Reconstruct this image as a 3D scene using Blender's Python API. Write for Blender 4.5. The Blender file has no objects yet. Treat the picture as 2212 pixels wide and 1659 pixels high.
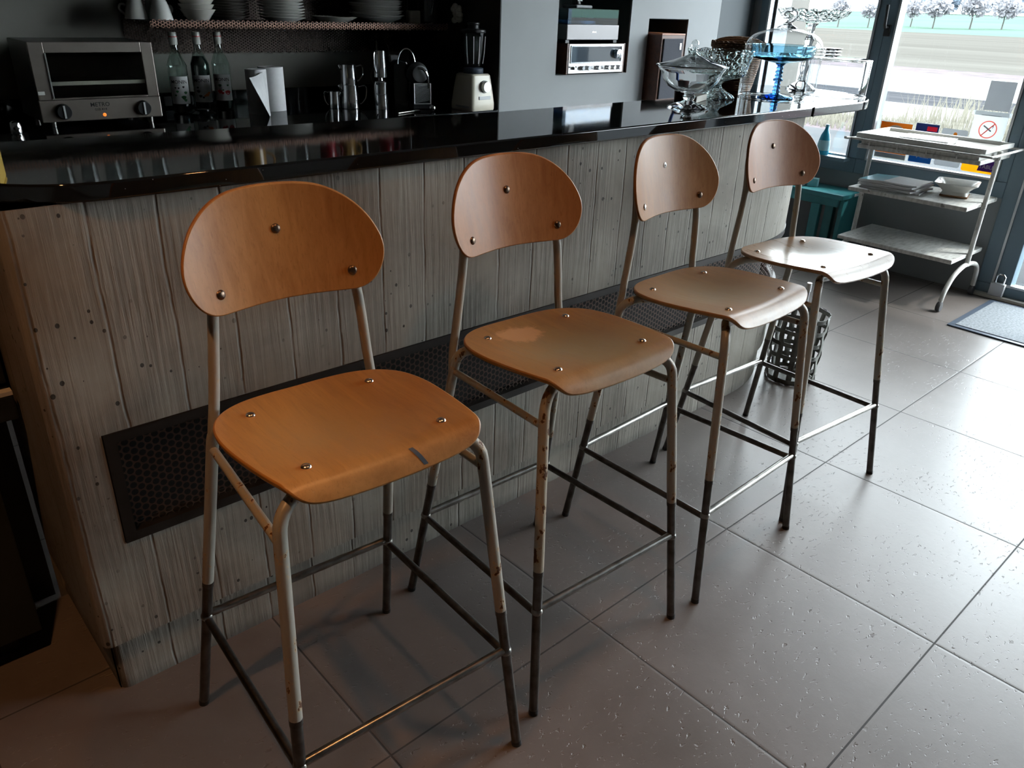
import bpy, bmesh, math, random
from mathutils import Vector, Matrix
random.seed(7)
C = bpy.context.scene.collection
SC = bpy.context.scene
PI = math.pi

# ------------------------------------------------------------------ materials
class NT:
    def __init__(s, name):
        s.m = bpy.data.materials.new(name); s.m.use_nodes = True
        s.t = s.m.node_tree; s.n = s.t.nodes; s.l = s.t.links
        s.b = s.n.get('Principled BSDF'); s.o = s.n.get('Material Output')
    def nd(s, typ, ins=None, **kw):
        x = s.n.new(typ)
        for k, v in kw.items(): setattr(x, k, v)
        for k, v in (ins or {}).items(): s.put(x, k, v)
        return x
    def put(s, x, k, v):
        i = x.inputs[k]
        if hasattr(v, 'is_output'): s.l.new(v, i)
        elif isinstance(v, bpy.types.Node): s.l.new(v.outputs[0], i)
        else: i.default_value = v
    def math(s, op, a, b=0.0, c=None):
        ins = {0: a, 1: b}
        if c is not None: ins[2] = c
        return s.nd('ShaderNodeMath', ins, operation=op).outputs[0]
    def mix(s, f, a, b):
        x = s.nd('ShaderNodeMix', data_type='RGBA')
        s.put(x, 0, f); s.put(x, 6, a); s.put(x, 7, b)
        return x.outputs[2]
    def ramp(s, f, p0, p1, c0=(0,0,0,1), c1=(1,1,1,1)):
        x = s.nd('ShaderNodeValToRGB', {0: f}); e = x.color_ramp.elements
        e[0].position = p0; e[1].position = p1; e[0].color = c0; e[1].color = c1
        return x.outputs[0]
    def coords(s, which='Object', scale=(1,1,1)):
        tc = s.nd('ShaderNodeTexCoord')
        mp = s.nd('ShaderNodeMapping', {'Vector': tc.outputs[which], 'Scale': scale})
        return mp.outputs[0]
    def noise(s, vec, scale=5, detail=4, rough=.55, dist=0):
        return s.nd('ShaderNodeTexNoise', {'Vector': vec, 'Scale': scale, 'Detail': detail, 'Roughness': rough, 'Distortion': dist}).outputs['Fac']
    def bump(s, h, strength=.3, dist=.01):
        b = s.nd('ShaderNodeBump', {'Height': h, 'Strength': strength, 'Distance': dist})
        s.put(s.b, 'Normal', b.outputs[0])

def rgb(r, g, b): return (r, g, b, 1)
def hexc(h):
    v = [int(h[i:i+2], 16)/255 for i in (0, 2, 4)]
    return tuple((x/12.92 if x <= .04045 else ((x+.055)/1.055)**2.4) for x in v) + (1,)

def plain(name, col, rough=.5, metal=0, spec=.5, var=.0, vs=20, coat=0, bump=0):
    n = NT(name); n.put(n.b, 'Roughness', rough); n.put(n.b, 'Metallic', metal)
    n.put(n.b, 'Specular IOR Level', spec)
    if coat: n.put(n.b, 'Coat Weight', coat)
    if var:
        f = n.noise(n.coords(), vs, 5)
        a = tuple(max(0, c*(1-var)) for c in col[:3])+(1,); b = tuple(min(1, c*(1+var)) for c in col[:3])+(1,)
        n.put(n.b, 'Base Color', n.mix(n.ramp(f, .3, .7), a, b))
        if bump: n.bump(f, bump, .004)
    else: n.put(n.b, 'Base Color', col)
    return n.m

def glass_solid(name, col=(1,1,1,1), rough=0.0, ior=1.48, wave=0):
    n = NT(name)
    g = n.nd('ShaderNodeBsdfGlass', {'Color': col, 'Roughness': rough, 'IOR': ior})
    if wave:
        f = n.nd('ShaderNodeTexVoronoi', {'Vector': n.coords(), 'Scale': wave}).outputs['Distance']
        b = n.nd('ShaderNodeBump', {'Height': f, 'Strength': .6, 'Distance': .006})
        n.put(g, 'Normal', b.outputs[0])
    n.l.new(g.outputs[0], n.o.inputs[0]); n.n.remove(n.b)
    return n.m

def glass_thin(name, tint=(1,1,1,1), refl=1.0, ior=1.5, rough=0.0):
    n = NT(name)
    t = n.nd('ShaderNodeBsdfTransparent', {'Color': tint})
    g = n.nd('ShaderNodeBsdfGlossy', {'Color': (1,1,1,1), 'Roughness': rough})
    bf = n.nd('ShaderNodeNewGeometry').outputs['Backfacing']
    f = n.nd('ShaderNodeFresnel', {'IOR': n.math('ADD', ior, n.math('MULTIPLY', bf, 1/ior-ior))}).outputs[0]
    m = n.nd('ShaderNodeMixShader', {0: n.math('MULTIPLY', f, refl), 1: t.outputs[0], 2: g.outputs[0]})
    n.l.new(m.outputs[0], n.o.inputs[0]); n.n.remove(n.b)
    return n.m

def emit(name, col, st):
    n = NT(name); n.put(n.b, 'Base Color', (0,0,0,1)); n.put(n.b, 'Emission Color', col); n.put(n.b, 'Emission Strength', st)
    return n.m

def wood(name, c0, c1, rough=.35, axis='z', worn=None, patch=None, coat=.06, spec=.5):
    n = NT(name); n.put(n.b, 'Specular IOR Level', spec)
    sc = {'z': (38, 38, 2.2), 'y': (38, 2.6, 38), 'x': (2.2, 38, 38)}[axis]
    v = n.coords('Object', sc)
    g = n.noise(v, 1.6, 6, .6, .6)
    big = n.noise(n.coords('Object', tuple(x*.12+.8 for x in sc)), 1.1, 3, .5, 1.2)
    f = n.math('ADD', n.math('MULTIPLY', g, .55), n.math('MULTIPLY', big, .5))
    col = n.mix(n.ramp(f, .38, .64), c0, c1)
    fl = n.noise(n.coords('Object', tuple(x*4 for x in sc)), 2.2, 3, .6, .3)
    col = n.mix(n.math('MULTIPLY', n.ramp(fl, .56, .70), .32), col, tuple(x*.55 for x in c0[:3])+(1,))
    if worn:
        w = n.nd('ShaderNodeVectorMath', {0: n.coords('Object', worn[1]), 1: worn[2]}, operation='DISTANCE').outputs['Value']
        w = n.math('ADD', w, n.math('MULTIPLY', n.noise(n.coords(), 14, 5), .7))
        col = n.mix(n.math('MULTIPLY', n.ramp(n.math('MULTIPLY', w, .5), .26, .66, (1,1,1,1), (0,0,0,1)), worn[3]), col, worn[0])
    if patch:
        w = n.nd('ShaderNodeVectorMath', {0: n.coords('Object', patch[1]), 1: patch[2]}, operation='DISTANCE').outputs['Value']
        w = n.math('ADD', w, n.math('MULTIPLY', n.noise(n.coords(), 40, 8, .7), 1.3))
        col = n.mix(n.math('MULTIPLY', n.ramp(n.math('MULTIPLY', w, .5), .62, .74, (1,1,1,1), (0,0,0,1)), .85), col, patch[0])
    # fine scratches
    s = n.noise(n.coords('Object', (60, 9, 60)), 5, 2, .5, 2)
    col = n.mix(n.math('MULTIPLY', n.ramp(s, .70, .78), .28), col, rgb(.62, .45, .28))
    n.put(n.b, 'Base Color', col)
    n.put(n.b, 'Roughness', n.math('ADD', rough, n.math('MULTIPLY', n.math('SUBTRACT', g, .5), .25)))
    n.put(n.b, 'Coat Weight', coat); n.put(n.b, 'Coat Roughness', .25)
    n.bump(g, .06, .002)
    return n.m

M = {}
M['steel'] = plain('bare_steel', rgb(.30, .29, .27), .28, 1, var=.35, vs=30)
M['steel_dark'] = plain('dark_steel', rgb(.12, .112, .105), .34, 1, var=.35, vs=35)
M['screw_dark'] = plain('aged_screw', rgb(.16, .11, .08), .35, 1, var=.3, vs=200)
M['screw'] = plain('bright_screw', rgb(.75, .68, .62), .22, 1)
M['chrome'] = plain('chrome', rgb(.75, .76, .78), .12, 1)
M['silver'] = plain('brushed_silver', rgb(.78, .79, .8), .3, .9)
M['black'] = plain('black_plastic', rgb(.012, .013, .014), .4)
M['blackg'] = plain('black_gloss_plastic', rgb(.006, .007, .008), .15)
M['navy_rubber'] = plain('slate_rubber', rgb(.03, .045, .07), .5)
M['white'] = plain('white_ceramic', rgb(.72, .72, .69), .2)
M['dimwhite'] = plain('grey_ceramic', rgb(.62, .60, .55), .22, var=.1, vs=6)
M['darkplate'] = plain('dark_stoneware', rgb(.16, .15, .135), .3)
M['paper'] = plain('white_paper', rgb(.78, .78, .79), .8, var=.04, vs=50)
M['cream'] = plain('cream_enamel', rgb(.62, .57, .47), .3)
M['red'] = plain('red_print', rgb(.6, .03, .03), .5)
M['grey'] = plain('grey_plastic', rgb(.22, .23, .24), .5)
M['ltgrey'] = plain('light_grey', rgb(.55, .56, .57), .5)
M['yellow'] = plain('yellow_card', rgb(.85, .55, .10), .5)
M['blue'] = plain('blue_plastic', rgb(.01, .10, .60), .3)
M['beige'] = plain('beige_card', rgb(.55, .52, .46), .7)
M['maroon'] = plain('maroon_plastic', rgb(.10, .02, .02), .4)
M['wallgrey'] = plain('grey_wall_paint', rgb(.265, .275, .282), .75, var=.04, vs=3)
M['wallkitchen'] = plain('taupe_wall_paint', rgb(0.2700, 0.2633, 0.2362), .8, var=.06, vs=3)
M['wallblue'] = plain('slate_wall_paint', rgb(.22, .235, .245), .7, var=.05, vs=3)
M['wallroom'] = plain('room_wall_paint', rgb(.10, .095, .09), .8)
M['ceil'] = plain('ceiling_paint', rgb(.20, .195, .19), .9)
M['frame'] = plain('glare_lifted_aluminium', rgb(0.1232, 0.1812, 0.2248), .42)  # frame colour lightened and blued to stand in for window glare
M['frame_lt'] = plain('aluminium_bead', rgb(.42, .44, .46), .3, .6)
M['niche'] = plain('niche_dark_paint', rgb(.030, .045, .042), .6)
M['teal'] = plain('teal_paint', rgb(.045, .235, .255), .45, var=.12, vs=8)
M['walnut'] = wood('walnut_veneer', rgb(.05, .018, .010), rgb(.13, .045, .022), .35, 'x')
M['walnut_top'] = plain('walnut_edge', rgb(.28, .09, .035), .35)
M['cloth'] = plain('speaker_cloth', rgb(.035, .038, .05), .9, var=.3, vs=400)
M['blackpaint'] = plain('black_furniture', rgb(.010, .012, .011), .45)
M['darkpanel'] = plain('dark_panel', rgb(0.0223, 0.0248, 0.0223), .7, spec=.15, var=.2, vs=4)
M['orangewood'] = plain('warm_wood_board', rgb(.50, .24, .10), .5, var=.15, vs=8)
M['rubber'] = plain('grey_rubber', rgb(.05, .05, .052), .6)
M['wicker'] = None
M['trolley'] = None
M['glass'] = glass_solid('clear_glass')
M['glass_cut'] = glass_solid('cut_glass', (.97, 1, .99, 1), 0, 1.5, 70)
M['glass_blue'] = glass_solid('blue_glass', (.74, .89, .95, 1), 0, 1.45)
M['glass_bluedeep'] = glass_solid('deep_blue_glass', (.26, .48, .72, 1), 0, 1.45)
M['glass_pale'] = glass_thin('thin_clear_glass', (.93, .96, .96, 1), 1.0)
M['glass_bell'] = glass_thin('bell_glass', (.95, .97, .98, 1), 1.3)
M['glass_dish'] = glass_thin('dish_glass', (.95, .97, .97, 1), 2.6)
M['bottle'] = glass_thin('bottle_glass', (.80, .90, .87, 1), 1.8)
M['syrup'] = plain('dark_syrup', rgb(.012, .02, .018), .1)
M['pane'] = glass_thin('window_glass', (.96, .98, .98, 1), .8)
M['acrylic'] = glass_thin('smoky_acrylic', (.42, .55, .68, 1), 2.2)
M['dialglass'] = plain('dial_glass', rgb(.03, .045, .06), .04, 0, 1.0)
M['bluelabel'] = plain('teal_label', rgb(.01, .30, .45), .4)
M['palelabel'] = plain('pale_label', rgb(.35, .62, .68), .4)

def mk_wicker():
    n = NT('wicker'); v = n.coords('Object', (1, 1, 1))
    w = n.nd('ShaderNodeTexWave', {'Vector': v, 'Scale': 55.0, 'Distortion': 3.0, 'Detail': 2.0}, bands_direction='Z').outputs['Fac']
    n.put(n.b, 'Base Color', n.mix(w, rgb(.13, .055, .02), rgb(.40, .19, .075))); n.put(n.b, 'Roughness', .6); n.bump(w, .6, .004)
    return n.m
M['wicker'] = mk_wicker()

def mk_trolley():
    n = NT('chipped_white_paint'); v = n.coords()
    f = n.ramp(n.noise(v, 18, 6, .7), .60, .66)
    g = n.ramp(n.noise(n.coords('Object', (3, 12, 3)), 5, 4), .4, .7)
    col = n.mix(n.math('MULTIPLY', f, .75), n.mix(g, rgb(.62, .61, .58), rgb(.42, .41, .38)), rgb(.12, .10, .085))
    n.put(n.b, 'Base Color', col); n.put(n.b, 'Roughness', .4); return n.m
M['trolley'] = mk_trolley()

def mk_paint(name, thr, seed=0, base=rgb(.36, .335, .285)):
    n = NT(name); v = n.coords('Object', (1, 1, .6))
    mp = n.nd('ShaderNodeMapping', {'Vector': v, 'Location': (seed, seed*.7, 0)}).outputs[0]
    r = n.ramp(n.noise(mp, 48, 6, .65), thr, thr+.03)
    edge = n.ramp(n.noise(mp, 48, 6, .65), thr-.05, thr+.01)
    rust = n.mix(n.noise(mp, 160, 3), rgb(.045, .02, .010), rgb(.16, .06, .022))
    col = n.mix(r, n.mix(edge, base, rgb(.50, .36, .20)), rust)
    n.put(n.b, 'Base Color', col); n.put(n.b, 'Roughness', n.math('ADD', .36, n.math('MULTIPLY', r, .35)))
    n.bump(n.math('MULTIPLY', r, -1), .4, .002)
    return n.m
M['paint'] = mk_paint('cream_tube_paint', .66)
M['paint_chip'] = mk_paint('chipped_tube_paint', .60, 3)
M['paint_rust'] = mk_paint('rusted_tube_paint', .545, 5, rgb(.42, .36, .27))

def mk_floor():
    n = NT('floor_tiles')
    p = n.nd('ShaderNodeNewGeometry').outputs['Position']
    s = n.nd('ShaderNodeSeparateXYZ', {0: p})
    u = n.math('DIVIDE', s.outputs[0], .6); v = n.math('DIVIDE', s.outputs[1], .6065)
    def edge(a, w):
        fr = n.math('FRACT', n.math('ADD', a, 100.5))
        d = n.math('MULTIPLY', n.math('ABSOLUTE', n.math('SUBTRACT', fr, .5)), w)
        return d
    d = n.math('MINIMUM', edge(u, .6), edge(v, .6065))
    grout = n.math('LESS_THAN', d, .0021)
    bev = n.ramp(d, .0, .006)
    iu = n.math('FLOOR', n.math('ADD', u, 100.0)); iv = n.math('FLOOR', n.math('ADD', v, 100.0))
    # cells centred on joints are offset: tile index from floor of u, v
    cm = n.nd('ShaderNodeCombineXYZ', {0: iu, 1: iv})
    wn = n.nd('ShaderNodeTexWhiteNoise', {'Vector': cm.outputs[0]}).outputs['Value']
    big = n.noise(n.nd('ShaderNodeMapping', {'Vector': p, 'Scale': (1, 1, 1)}).outputs[0], 2.2, 5, .6, .4)
    fine = n.noise(n.nd('ShaderNodeMapping', {'Vector': p, 'Scale': (1, 1, 1)}).outputs[0], 45, 6, .7)
    col = n.mix(n.ramp(big, .3, .72), rgb(.105, .085, .076), rgb(.178, .152, .140))
    col = n.mix(n.math('MULTIPLY', fine, .35), col, rgb(.155, .135, .124))
    col = n.mix(n.math('MULTIPLY', wn, .16), col, rgb(.10, .09, .085))
    # elongated slate-like pits
    pv = n.nd('ShaderNodeMapping', {'Vector': p, 'Scale': (42, 100, 42), 'Rotation': (0, 0, .75)}).outputs[0]
    pn = n.noise(pv, 1.0, 3, .55, .4)
    msk = n.ramp(n.noise(n.nd('ShaderNodeMapping', {'Vector': p, 'Scale': (1, 1, 1)}).outputs[0], 4.5, 4, .6), .42, .62)
    pit = n.math('MULTIPLY', n.ramp(pn, .62, .68), msk)
    col = n.mix(n.math('MULTIPLY', pit, .35), col, rgb(.07, .06, .055))
    col = n.mix(grout, col, rgb(.035, .032, .03))
    n.put(n.b, 'Base Color', col)
    n.put(n.b, 'Roughness', n.math('ADD', n.math('ADD', .33, n.math('MULTIPLY', big, .16)), n.math('MULTIPLY', grout, .4)))
    n.put(n.b, 'Specular IOR Level', .6)
    h = n.math('ADD', n.math('MULTIPLY', bev, .35), n.math('ADD', n.math('MULTIPLY', pit, -1.3), n.math('MULTIPLY', fine, .16)))
    n.bump(h, .42, .004)
    return n.m
M['floor'] = mk_floor()

def mk_concrete():
    n = NT('board_formed_concrete')
    uv = n.nd('ShaderNodeTexCoord').outputs['UV']
    s = n.nd('ShaderNodeSeparateXYZ', {0: uv}); u, z = s.outputs[0], s.outputs[1]
    wob = n.math('MULTIPLY', n.math('SUBTRACT', n.noise(n.nd('ShaderNodeMapping', {'Vector': uv, 'Scale': (.6, 1.2, 1)}).outputs[0], 6, 3), .5), .012)
    ub = n.math('DIVIDE', n.math('ADD', u, wob), .118)
    idx = n.math('FLOOR', ub); fr = n.math('FRACT', ub)
    wn = n.nd('ShaderNodeTexWhiteNoise', {'W': idx}, noise_dimensions='1D').outputs['Value']
    edge = n.math('MINIMUM', fr, n.math('SUBTRACT', 1.0, fr))
    gm = n.ramp(n.noise(n.nd('ShaderNodeMapping', {'Vector': uv, 'Scale': (1, 1, 1)}).outputs[0], 9, 3), .42, .58)
    groove = n.math('MULTIPLY', n.ramp(edge, .006, .032, (1,1,1,1), (0,0,0,1)), n.math('ADD', .3, n.math('MULTIPLY', gm, .7)))
    # wood grain, each board shifted
    shift = n.math('MULTIPLY', wn, 30.0)
    gv = n.nd('ShaderNodeCombineXYZ', {0: n.math('MULTIPLY', u, 1.0), 1: n.math('ADD', n.math('MULTIPLY', z, .035), shift)})
    wave = n.nd('ShaderNodeTexWave', {'Vector': gv.outputs[0], 'Scale': 19.0, 'Distortion': 11.0, 'Detail': 5.0, 'Detail Scale': 2.6, 'Detail Roughness': .7}, bands_direction='X').outputs['Fac']
    gst = n.noise(n.nd('ShaderNodeMapping', {'Vector': uv, 'Scale': (95, 2.2, 1)}).outputs[0], 1, 6, .7, .5)
    grain = n.math('ADD', n.math('MULTIPLY', wave, .28), n.math('MULTIPLY', gst, .74))
    gmask = n.ramp(n.noise(n.nd('ShaderNodeMapping', {'Vector': uv, 'Scale': (3, 1.3, 1)}).outputs[0], 2.2, 3), .34, .62)
    big = n.noise(n.nd('ShaderNodeMapping', {'Vector': uv, 'Scale': (1, 1, 1)}).outputs[0], 3.2, 5, .6, .5)
    col = n.mix(n.ramp(big, .3, .72), rgb(.185, .162, .132), rgb(.335, .31, .268))
    col = n.mix(n.math('MULTIPLY', wn, .30), col, rgb(.19, .175, .15))
    col = n.mix(n.math('MULTIPLY', n.math('MULTIPLY', n.ramp(grain, .36, .68, (1,1,1,1), (0,0,0,1)), gmask), .52), col, rgb(.085, .076, .062))
    # air holes
    vo = n.nd('ShaderNodeTexVoronoi', {'Vector': n.nd('ShaderNodeMapping', {'Vector': uv, 'Scale': (1, .8, 1)}).outputs[0], 'Scale': 58.0, 'Randomness': 1.0})
    hole = n.math('LESS_THAN', vo.outputs['Distance'], n.math('MULTIPLY', n.nd('ShaderNodeSeparateXYZ', {0: vo.outputs['Color']}).outputs[1], .26))
    cl = n.nd('ShaderNodeSeparateXYZ', {0: vo.outputs['Color']}).outputs[0]
    hm = n.math('MULTIPLY', n.math('MULTIPLY', hole, n.math('GREATER_THAN', cl, .62)), n.ramp(n.noise(n.nd('ShaderNodeMapping', {'Vector': uv, 'Location': (4, 2, 0)}).outputs[0], 2.6, 3), .42, .54))
    col = n.mix(hm, col, rgb(.03, .027, .022)); col = n.mix(n.math('MULTIPLY', groove, .7), col, rgb(.07, .062, .052))
    # darker towards the floor
    foot = n.ramp(n.math('ADD', z, n.math('MULTIPLY', n.math('SUBTRACT', big, .5), .06)), .0, .035, (1,1,1,1), (0,0,0,1))
    col = n.mix(n.math('MULTIPLY', foot, .55), col, rgb(.06, .055, .05))
    n.put(n.b, 'Base Color', col); n.put(n.b, 'Roughness', .72)
    h = n.math('SUBTRACT', n.math('MULTIPLY', n.math('MULTIPLY', grain, gmask), .5), n.math('ADD', n.math('MULTIPLY', groove, .9), n.math('MULTIPLY', hm, 1.2)))
    n.bump(h, .7, .005)
    return n.m
M['concrete'] = mk_concrete()

def mk_granite():
    n = NT('black_granite')
    v = n.coords('Object', (1, 1, 1))
    sp = n.nd('ShaderNodeTexVoronoi', {'Vector': v, 'Scale': 230.0}).outputs
    c = n.nd('ShaderNodeSeparateXYZ', {0: sp['Color']}).outputs[0]
    fl = n.math('MULTIPLY', n.math('GREATER_THAN', c, .985), n.math('LESS_THAN', sp['Distance'], .2))
    n.put(n.b, 'Base Color', n.mix(fl, rgb(.006, .0065, .007), rgb(.35, .36, .36)))
    n.put(n.b, 'Roughness', .045); n.put(n.b, 'Specular IOR Level', .85)
    return n.m
M['granite'] = mk_granite()

def mk_mesh_paint(name, a, b):
    n = NT(name); f = n.noise(n.coords(), 22, 5)
    n.put(n.b, 'Base Color', n.mix(f, a, b)); n.put(n.b, 'Roughness', .5); n.put(n.b, 'Metallic', .5)
    return n.m
M['grille'] = mk_mesh_paint('oxidised_grille', rgb(0.0367, 0.0229, 0.0175), rgb(0.0889, 0.0485, 0.0335))
M['grille_frame'] = mk_mesh_paint('black_grille_frame', rgb(0.0126, 0.0105, 0.0091), rgb(0.0280, 0.0224, 0.0196))
M['shelfmesh'] = mk_mesh_paint('rusty_mesh', rgb(.22, .12, .085), rgb(.34, .20, .15))
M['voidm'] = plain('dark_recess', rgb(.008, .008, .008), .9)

# --------------------------------------------------------------- geometry kit
class G:
    def __init__(s): s.v = []; s.f = []; s.uv = None
    def add(s, vs, fs, xf=None):
        o = len(s.v)
        s.v += [tuple(xf(p)) if xf else tuple(p) for p in vs]
        s.f += [tuple(i+o for i in f) for f in fs]
        return s
    def box(s, a, b, rz=0, piv=None):
        x0, y0, z0 = a; x1, y1, z1 = b
        v = [(x0,y0,z0),(x1,y0,z0),(x1,y1,z0),(x0,y1,z0),(x0,y0,z1),(x1,y0,z1),(x1,y1,z1),(x0,y1,z1)]
        f = [(0,3,2,1),(4,5,6,7),(0,1,5,4),(1,2,6,5),(2,3,7,6),(3,0,4,7)]
        if rz:
            cx, cy = piv or ((x0+x1)/2, (y0+y1)/2); c, q = math.cos(rz), math.sin(rz)
            v = [(cx+c*(x-cx)-q*(y-cy), cy+q*(x-cx)+c*(y-cy), z) for x, y, z in v]
        return s.add(v, f)
    def tube(s, pts, r, n=12, closed=False, caps=True):
        P = [Vector(p) for p in pts]; m = len(P)
        rs = r if isinstance(r, (list, tuple)) else [r]*m
        T = []
        for i in range(m):
            a = P[(i-1) % m] if (closed or i > 0) else P[i]; b = P[(i+1) % m] if (closed or i < m-1) else P[i]
            T.append((b-a).normalized())
        up = Vector((0,0,1)) if abs(T[0].z) < .9 else Vector((1,0,0))
        N = (up - T[0]*up.dot(T[0])).normalized(); vs = []; fs = []
        for i in range(m):
            N = (N - T[i]*N.dot(T[i])); N = N.normalized() if N.length > 1e-6 else T[i].orthogonal().normalized()
            B = T[i].cross(N)
            for k in range(n):
                t = 2*PI*k/n; vs.append(P[i] + (N*math.cos(t)+B*math.sin(t))*rs[i])
        for i in range(m if closed else m-1):
            j = (i+1) % m
            for k in range(n):
                q = (k+1) % n; fs.append((i*n+k, i*n+q, j*n+q, j*n+k))
        if caps and not closed:
            fs.append(tuple(range(n-1, -1, -1))); fs.append(tuple((m-1)*n+k for k in range(n)))
        return s.add(vs, fs)
    def lathe(s, prof, n=40, c=(0,0,0), mod=None, caps=True):
        # prof: (r, z) from bottom to top; open ends get fan caps if r>0
        vs = []; fs = []; m = len(prof)
        for i, (r, z) in enumerate(prof):
            for k in range(n):
                t = 2*PI*k/n; rr, zz = (mod(r, z, t, i) if mod else (r, z))
                vs.append((c[0]+rr*math.cos(t), c[1]+rr*math.sin(t), c[2]+zz))
        for i in range(m-1):
            for k in range(n):
                q = (k+1) % n; fs.append((i*n+k, i*n+q, (i+1)*n+q, (i+1)*n+k))
        if caps:
            fs.append(tuple(range(n-1, -1, -1))); fs.append(tuple((m-1)*n+k for k in range(n)))
        return s.add(vs, fs)
    def prism(s, poly, z0, z1):
        n = len(poly)
        v = [(x, y, z0) for x, y in poly]+[(x, y, z1) for x, y in poly]
        f = [tuple(range(n-1, -1, -1)), tuple(range(n, 2*n))]+[(i, (i+1) % n, n+(i+1) % n, n+i) for i in range(n)]
        return s.add(v, f)
    def sph(s, c, r, n=14, m=8, sc=(1,1,1)):
        pr = [(r*math.cos(-PI/2+PI*i/m), r*math.sin(-PI/2+PI*i/m)) for i in range(m+1)]
        pr[0] = (r*.02, -r); pr[-1] = (r*.02, r)
        h = G().lathe(pr, n)
        return s.add([(c[0]+x*sc[0], c[1]+y*sc[1], c[2]+z*sc[2]) for x, y, z in h.v], h.f)
    def text(s, body, size, xf, align='CENTER', bold=.008):
        cu = bpy.data.curves.new('t', 'FONT'); cu.body = body; cu.size = size; cu.align_x = align; cu.align_y = 'CENTER'; cu.resolution_u = 2; cu.offset = bold*size
        o = bpy.data.objects.new('t', cu); C.objects.link(o); dg = bpy.context.evaluated_depsgraph_get(); dg.update()
        me = bpy.data.meshes.new_from_object(o.evaluated_get(dg))
        vs = [(v.co.x, v.co.y) for v in me.vertices]; fs = [tuple(p.vertices) for p in me.polygons]
        bpy.data.objects.remove(o); bpy.data.meshes.remove(me); bpy.data.curves.remove(cu)
        return s.add(vs, fs, xf)
    def obj(s, name, mat, parent=None, smooth=True, bev=0, ang=35, seg=2, loc=None):
        me = bpy.data.meshes.new(name); me.from_pydata(s.v, [], s.f); me.validate()
        bm = bmesh.new(); bm.from_mesh(me); bmesh.ops.recalc_face_normals(bm, faces=bm.faces); bm.to_mesh(me); bm.free()
        if s.uv:
            ul = me.uv_layers.new(name='UVMap')
            for lp in me.loops: ul.data[lp.index].uv = s.uv[lp.vertex_index]
        if smooth:
            me.shade_smooth(); me.set_sharp_from_angle(angle=math.radians(ang))
        me.materials.append(M[mat] if isinstance(mat, str) else mat)
        o = bpy.data.objects.new(name, me); C.objects.link(o)
        if parent: o.parent = parent
        if loc: o.location = loc
        if bev:
            b = o.modifiers.new('bevel', 'BEVEL'); b.width = bev; b.segments = seg; b.limit_method = 'ANGLE'; b.angle_limit = math.radians(40)
        return o

def thing(name, label, cat, loc=(0,0,0), rz=0, group=None):
    o = bpy.data.objects.new(name, None); C.objects.link(o); o.empty_display_size = .05
    o.location = loc; o.rotation_euler = (0, 0, rz); tag(o, label, cat, group); return o
def tag(o, label, cat, group=None, kind=None):
    o['label'] = label; o['category'] = cat
    if group: o['group'] = group
    if kind: o['kind'] = kind
    return o
def struct(o): o['kind'] = 'structure'; return o
def copy_tree(o, parent=None):
    c = o.copy(); C.objects.link(c)
    if parent: c.parent = parent
    for ch in list(o.children): copy_tree(ch, c)
    return c
def lerp(a, b, t): return tuple(x+(y-x)*t for x, y in zip(a, b))
def bez(a, b, c, n=8):
    return [lerp(lerp(a, b, t/n), lerp(b, c, t/n), t/n) for t in range(n+1)]
def crom(P, per=8, closed=True):
    out = []; n = len(P)
    for i in range(n if closed else n-1):
        p0, p1, p2, p3 = (P[(i-1) % n], P[i], P[(i+1) % n], P[(i+2) % n]) if closed else (P[max(i-1,0)], P[i], P[i+1], P[min(i+2,n-1)])
        for k in range(per):
            t = k/per
            out.append(tuple(.5*((2*b)+(c-a)*t+(2*a-5*b+4*c-d)*t*t+(3*b-a-3*c+d)*t**3) for a, b, c, d in zip(p0, p1, p2, p3)))
    if not closed: out.append(tuple(P[-1]))
    return out

# ============================================================== camera
cam = bpy.data.cameras.new('camera'); co = bpy.data.objects.new('camera', cam); C.objects.link(co); SC.camera = co
yaw, pit, rol = .819892244, .453131248, -.036775986
fw = Vector((math.cos(pit)*math.cos(yaw), math.cos(pit)*math.sin(yaw), -math.sin(pit)))
r0 = Vector((math.sin(yaw), -math.cos(yaw), 0)); d0 = fw.cross(r0)
rt = r0*math.cos(rol)+d0*math.sin(rol); dn = -r0*math.sin(rol)+d0*math.cos(rol)
mw = Matrix((rt, -dn, -fw)).transposed().to_4x4(); mw.translation = (-.586801702, -.951037739, 1.38950385)
co.matrix_world = mw; cam.sensor_width = 36; cam.sensor_fit = 'HORIZONTAL'; cam.lens = 36*1680.208/2212; cam.clip_end = 2000; cam.clip_start = .05

# ============================================================== room shell
XW = 4.25; YB = 2.85; X0 = -3.6; Y0 = -4.6; H = 2.75
struct(G().box((X0-.2, Y0-.2, -.12), (XW+.12, YB+.2, 0)).obj('floor', 'floor', smooth=False))
struct(G().box((X0-.2, Y0-.2, H), (XW+.2, YB+.2, H+.1)).obj('ceiling', 'ceil', smooth=False))
struct(G().box((X0-.2, YB, 0), (XW+.2, YB+.15, H)).obj('wall_back', 'wallkitchen', smooth=False))
struct(G().box((X0-.2, Y0, 0), (X0, YB, H)).obj('wall_left', 'wallroom', smooth=False))
struct(G().box((X0-.2, Y0-.2, 0), (XW+.2, Y0, H)).obj('wall_front', 'wallroom', smooth=False))
# facade wall: below the windows, above them, and solid part by the corner
g = G()
g.box((XW, .385, 0), (XW+.25, 1.985, .535)); g.box((XW, 1.985, 0), (XW+.25, YB, H))
g.box((XW, Y0, 2.45), (XW+.25, 1.985, H)); g.box((XW, Y0, 0), (XW+.25, -2.7, 2.45)); g.box((XW, -1.25, 0), (XW+.25, -1.1, 2.45))
struct(g.obj('wall_right', 'wallblue', smooth=False))

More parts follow.
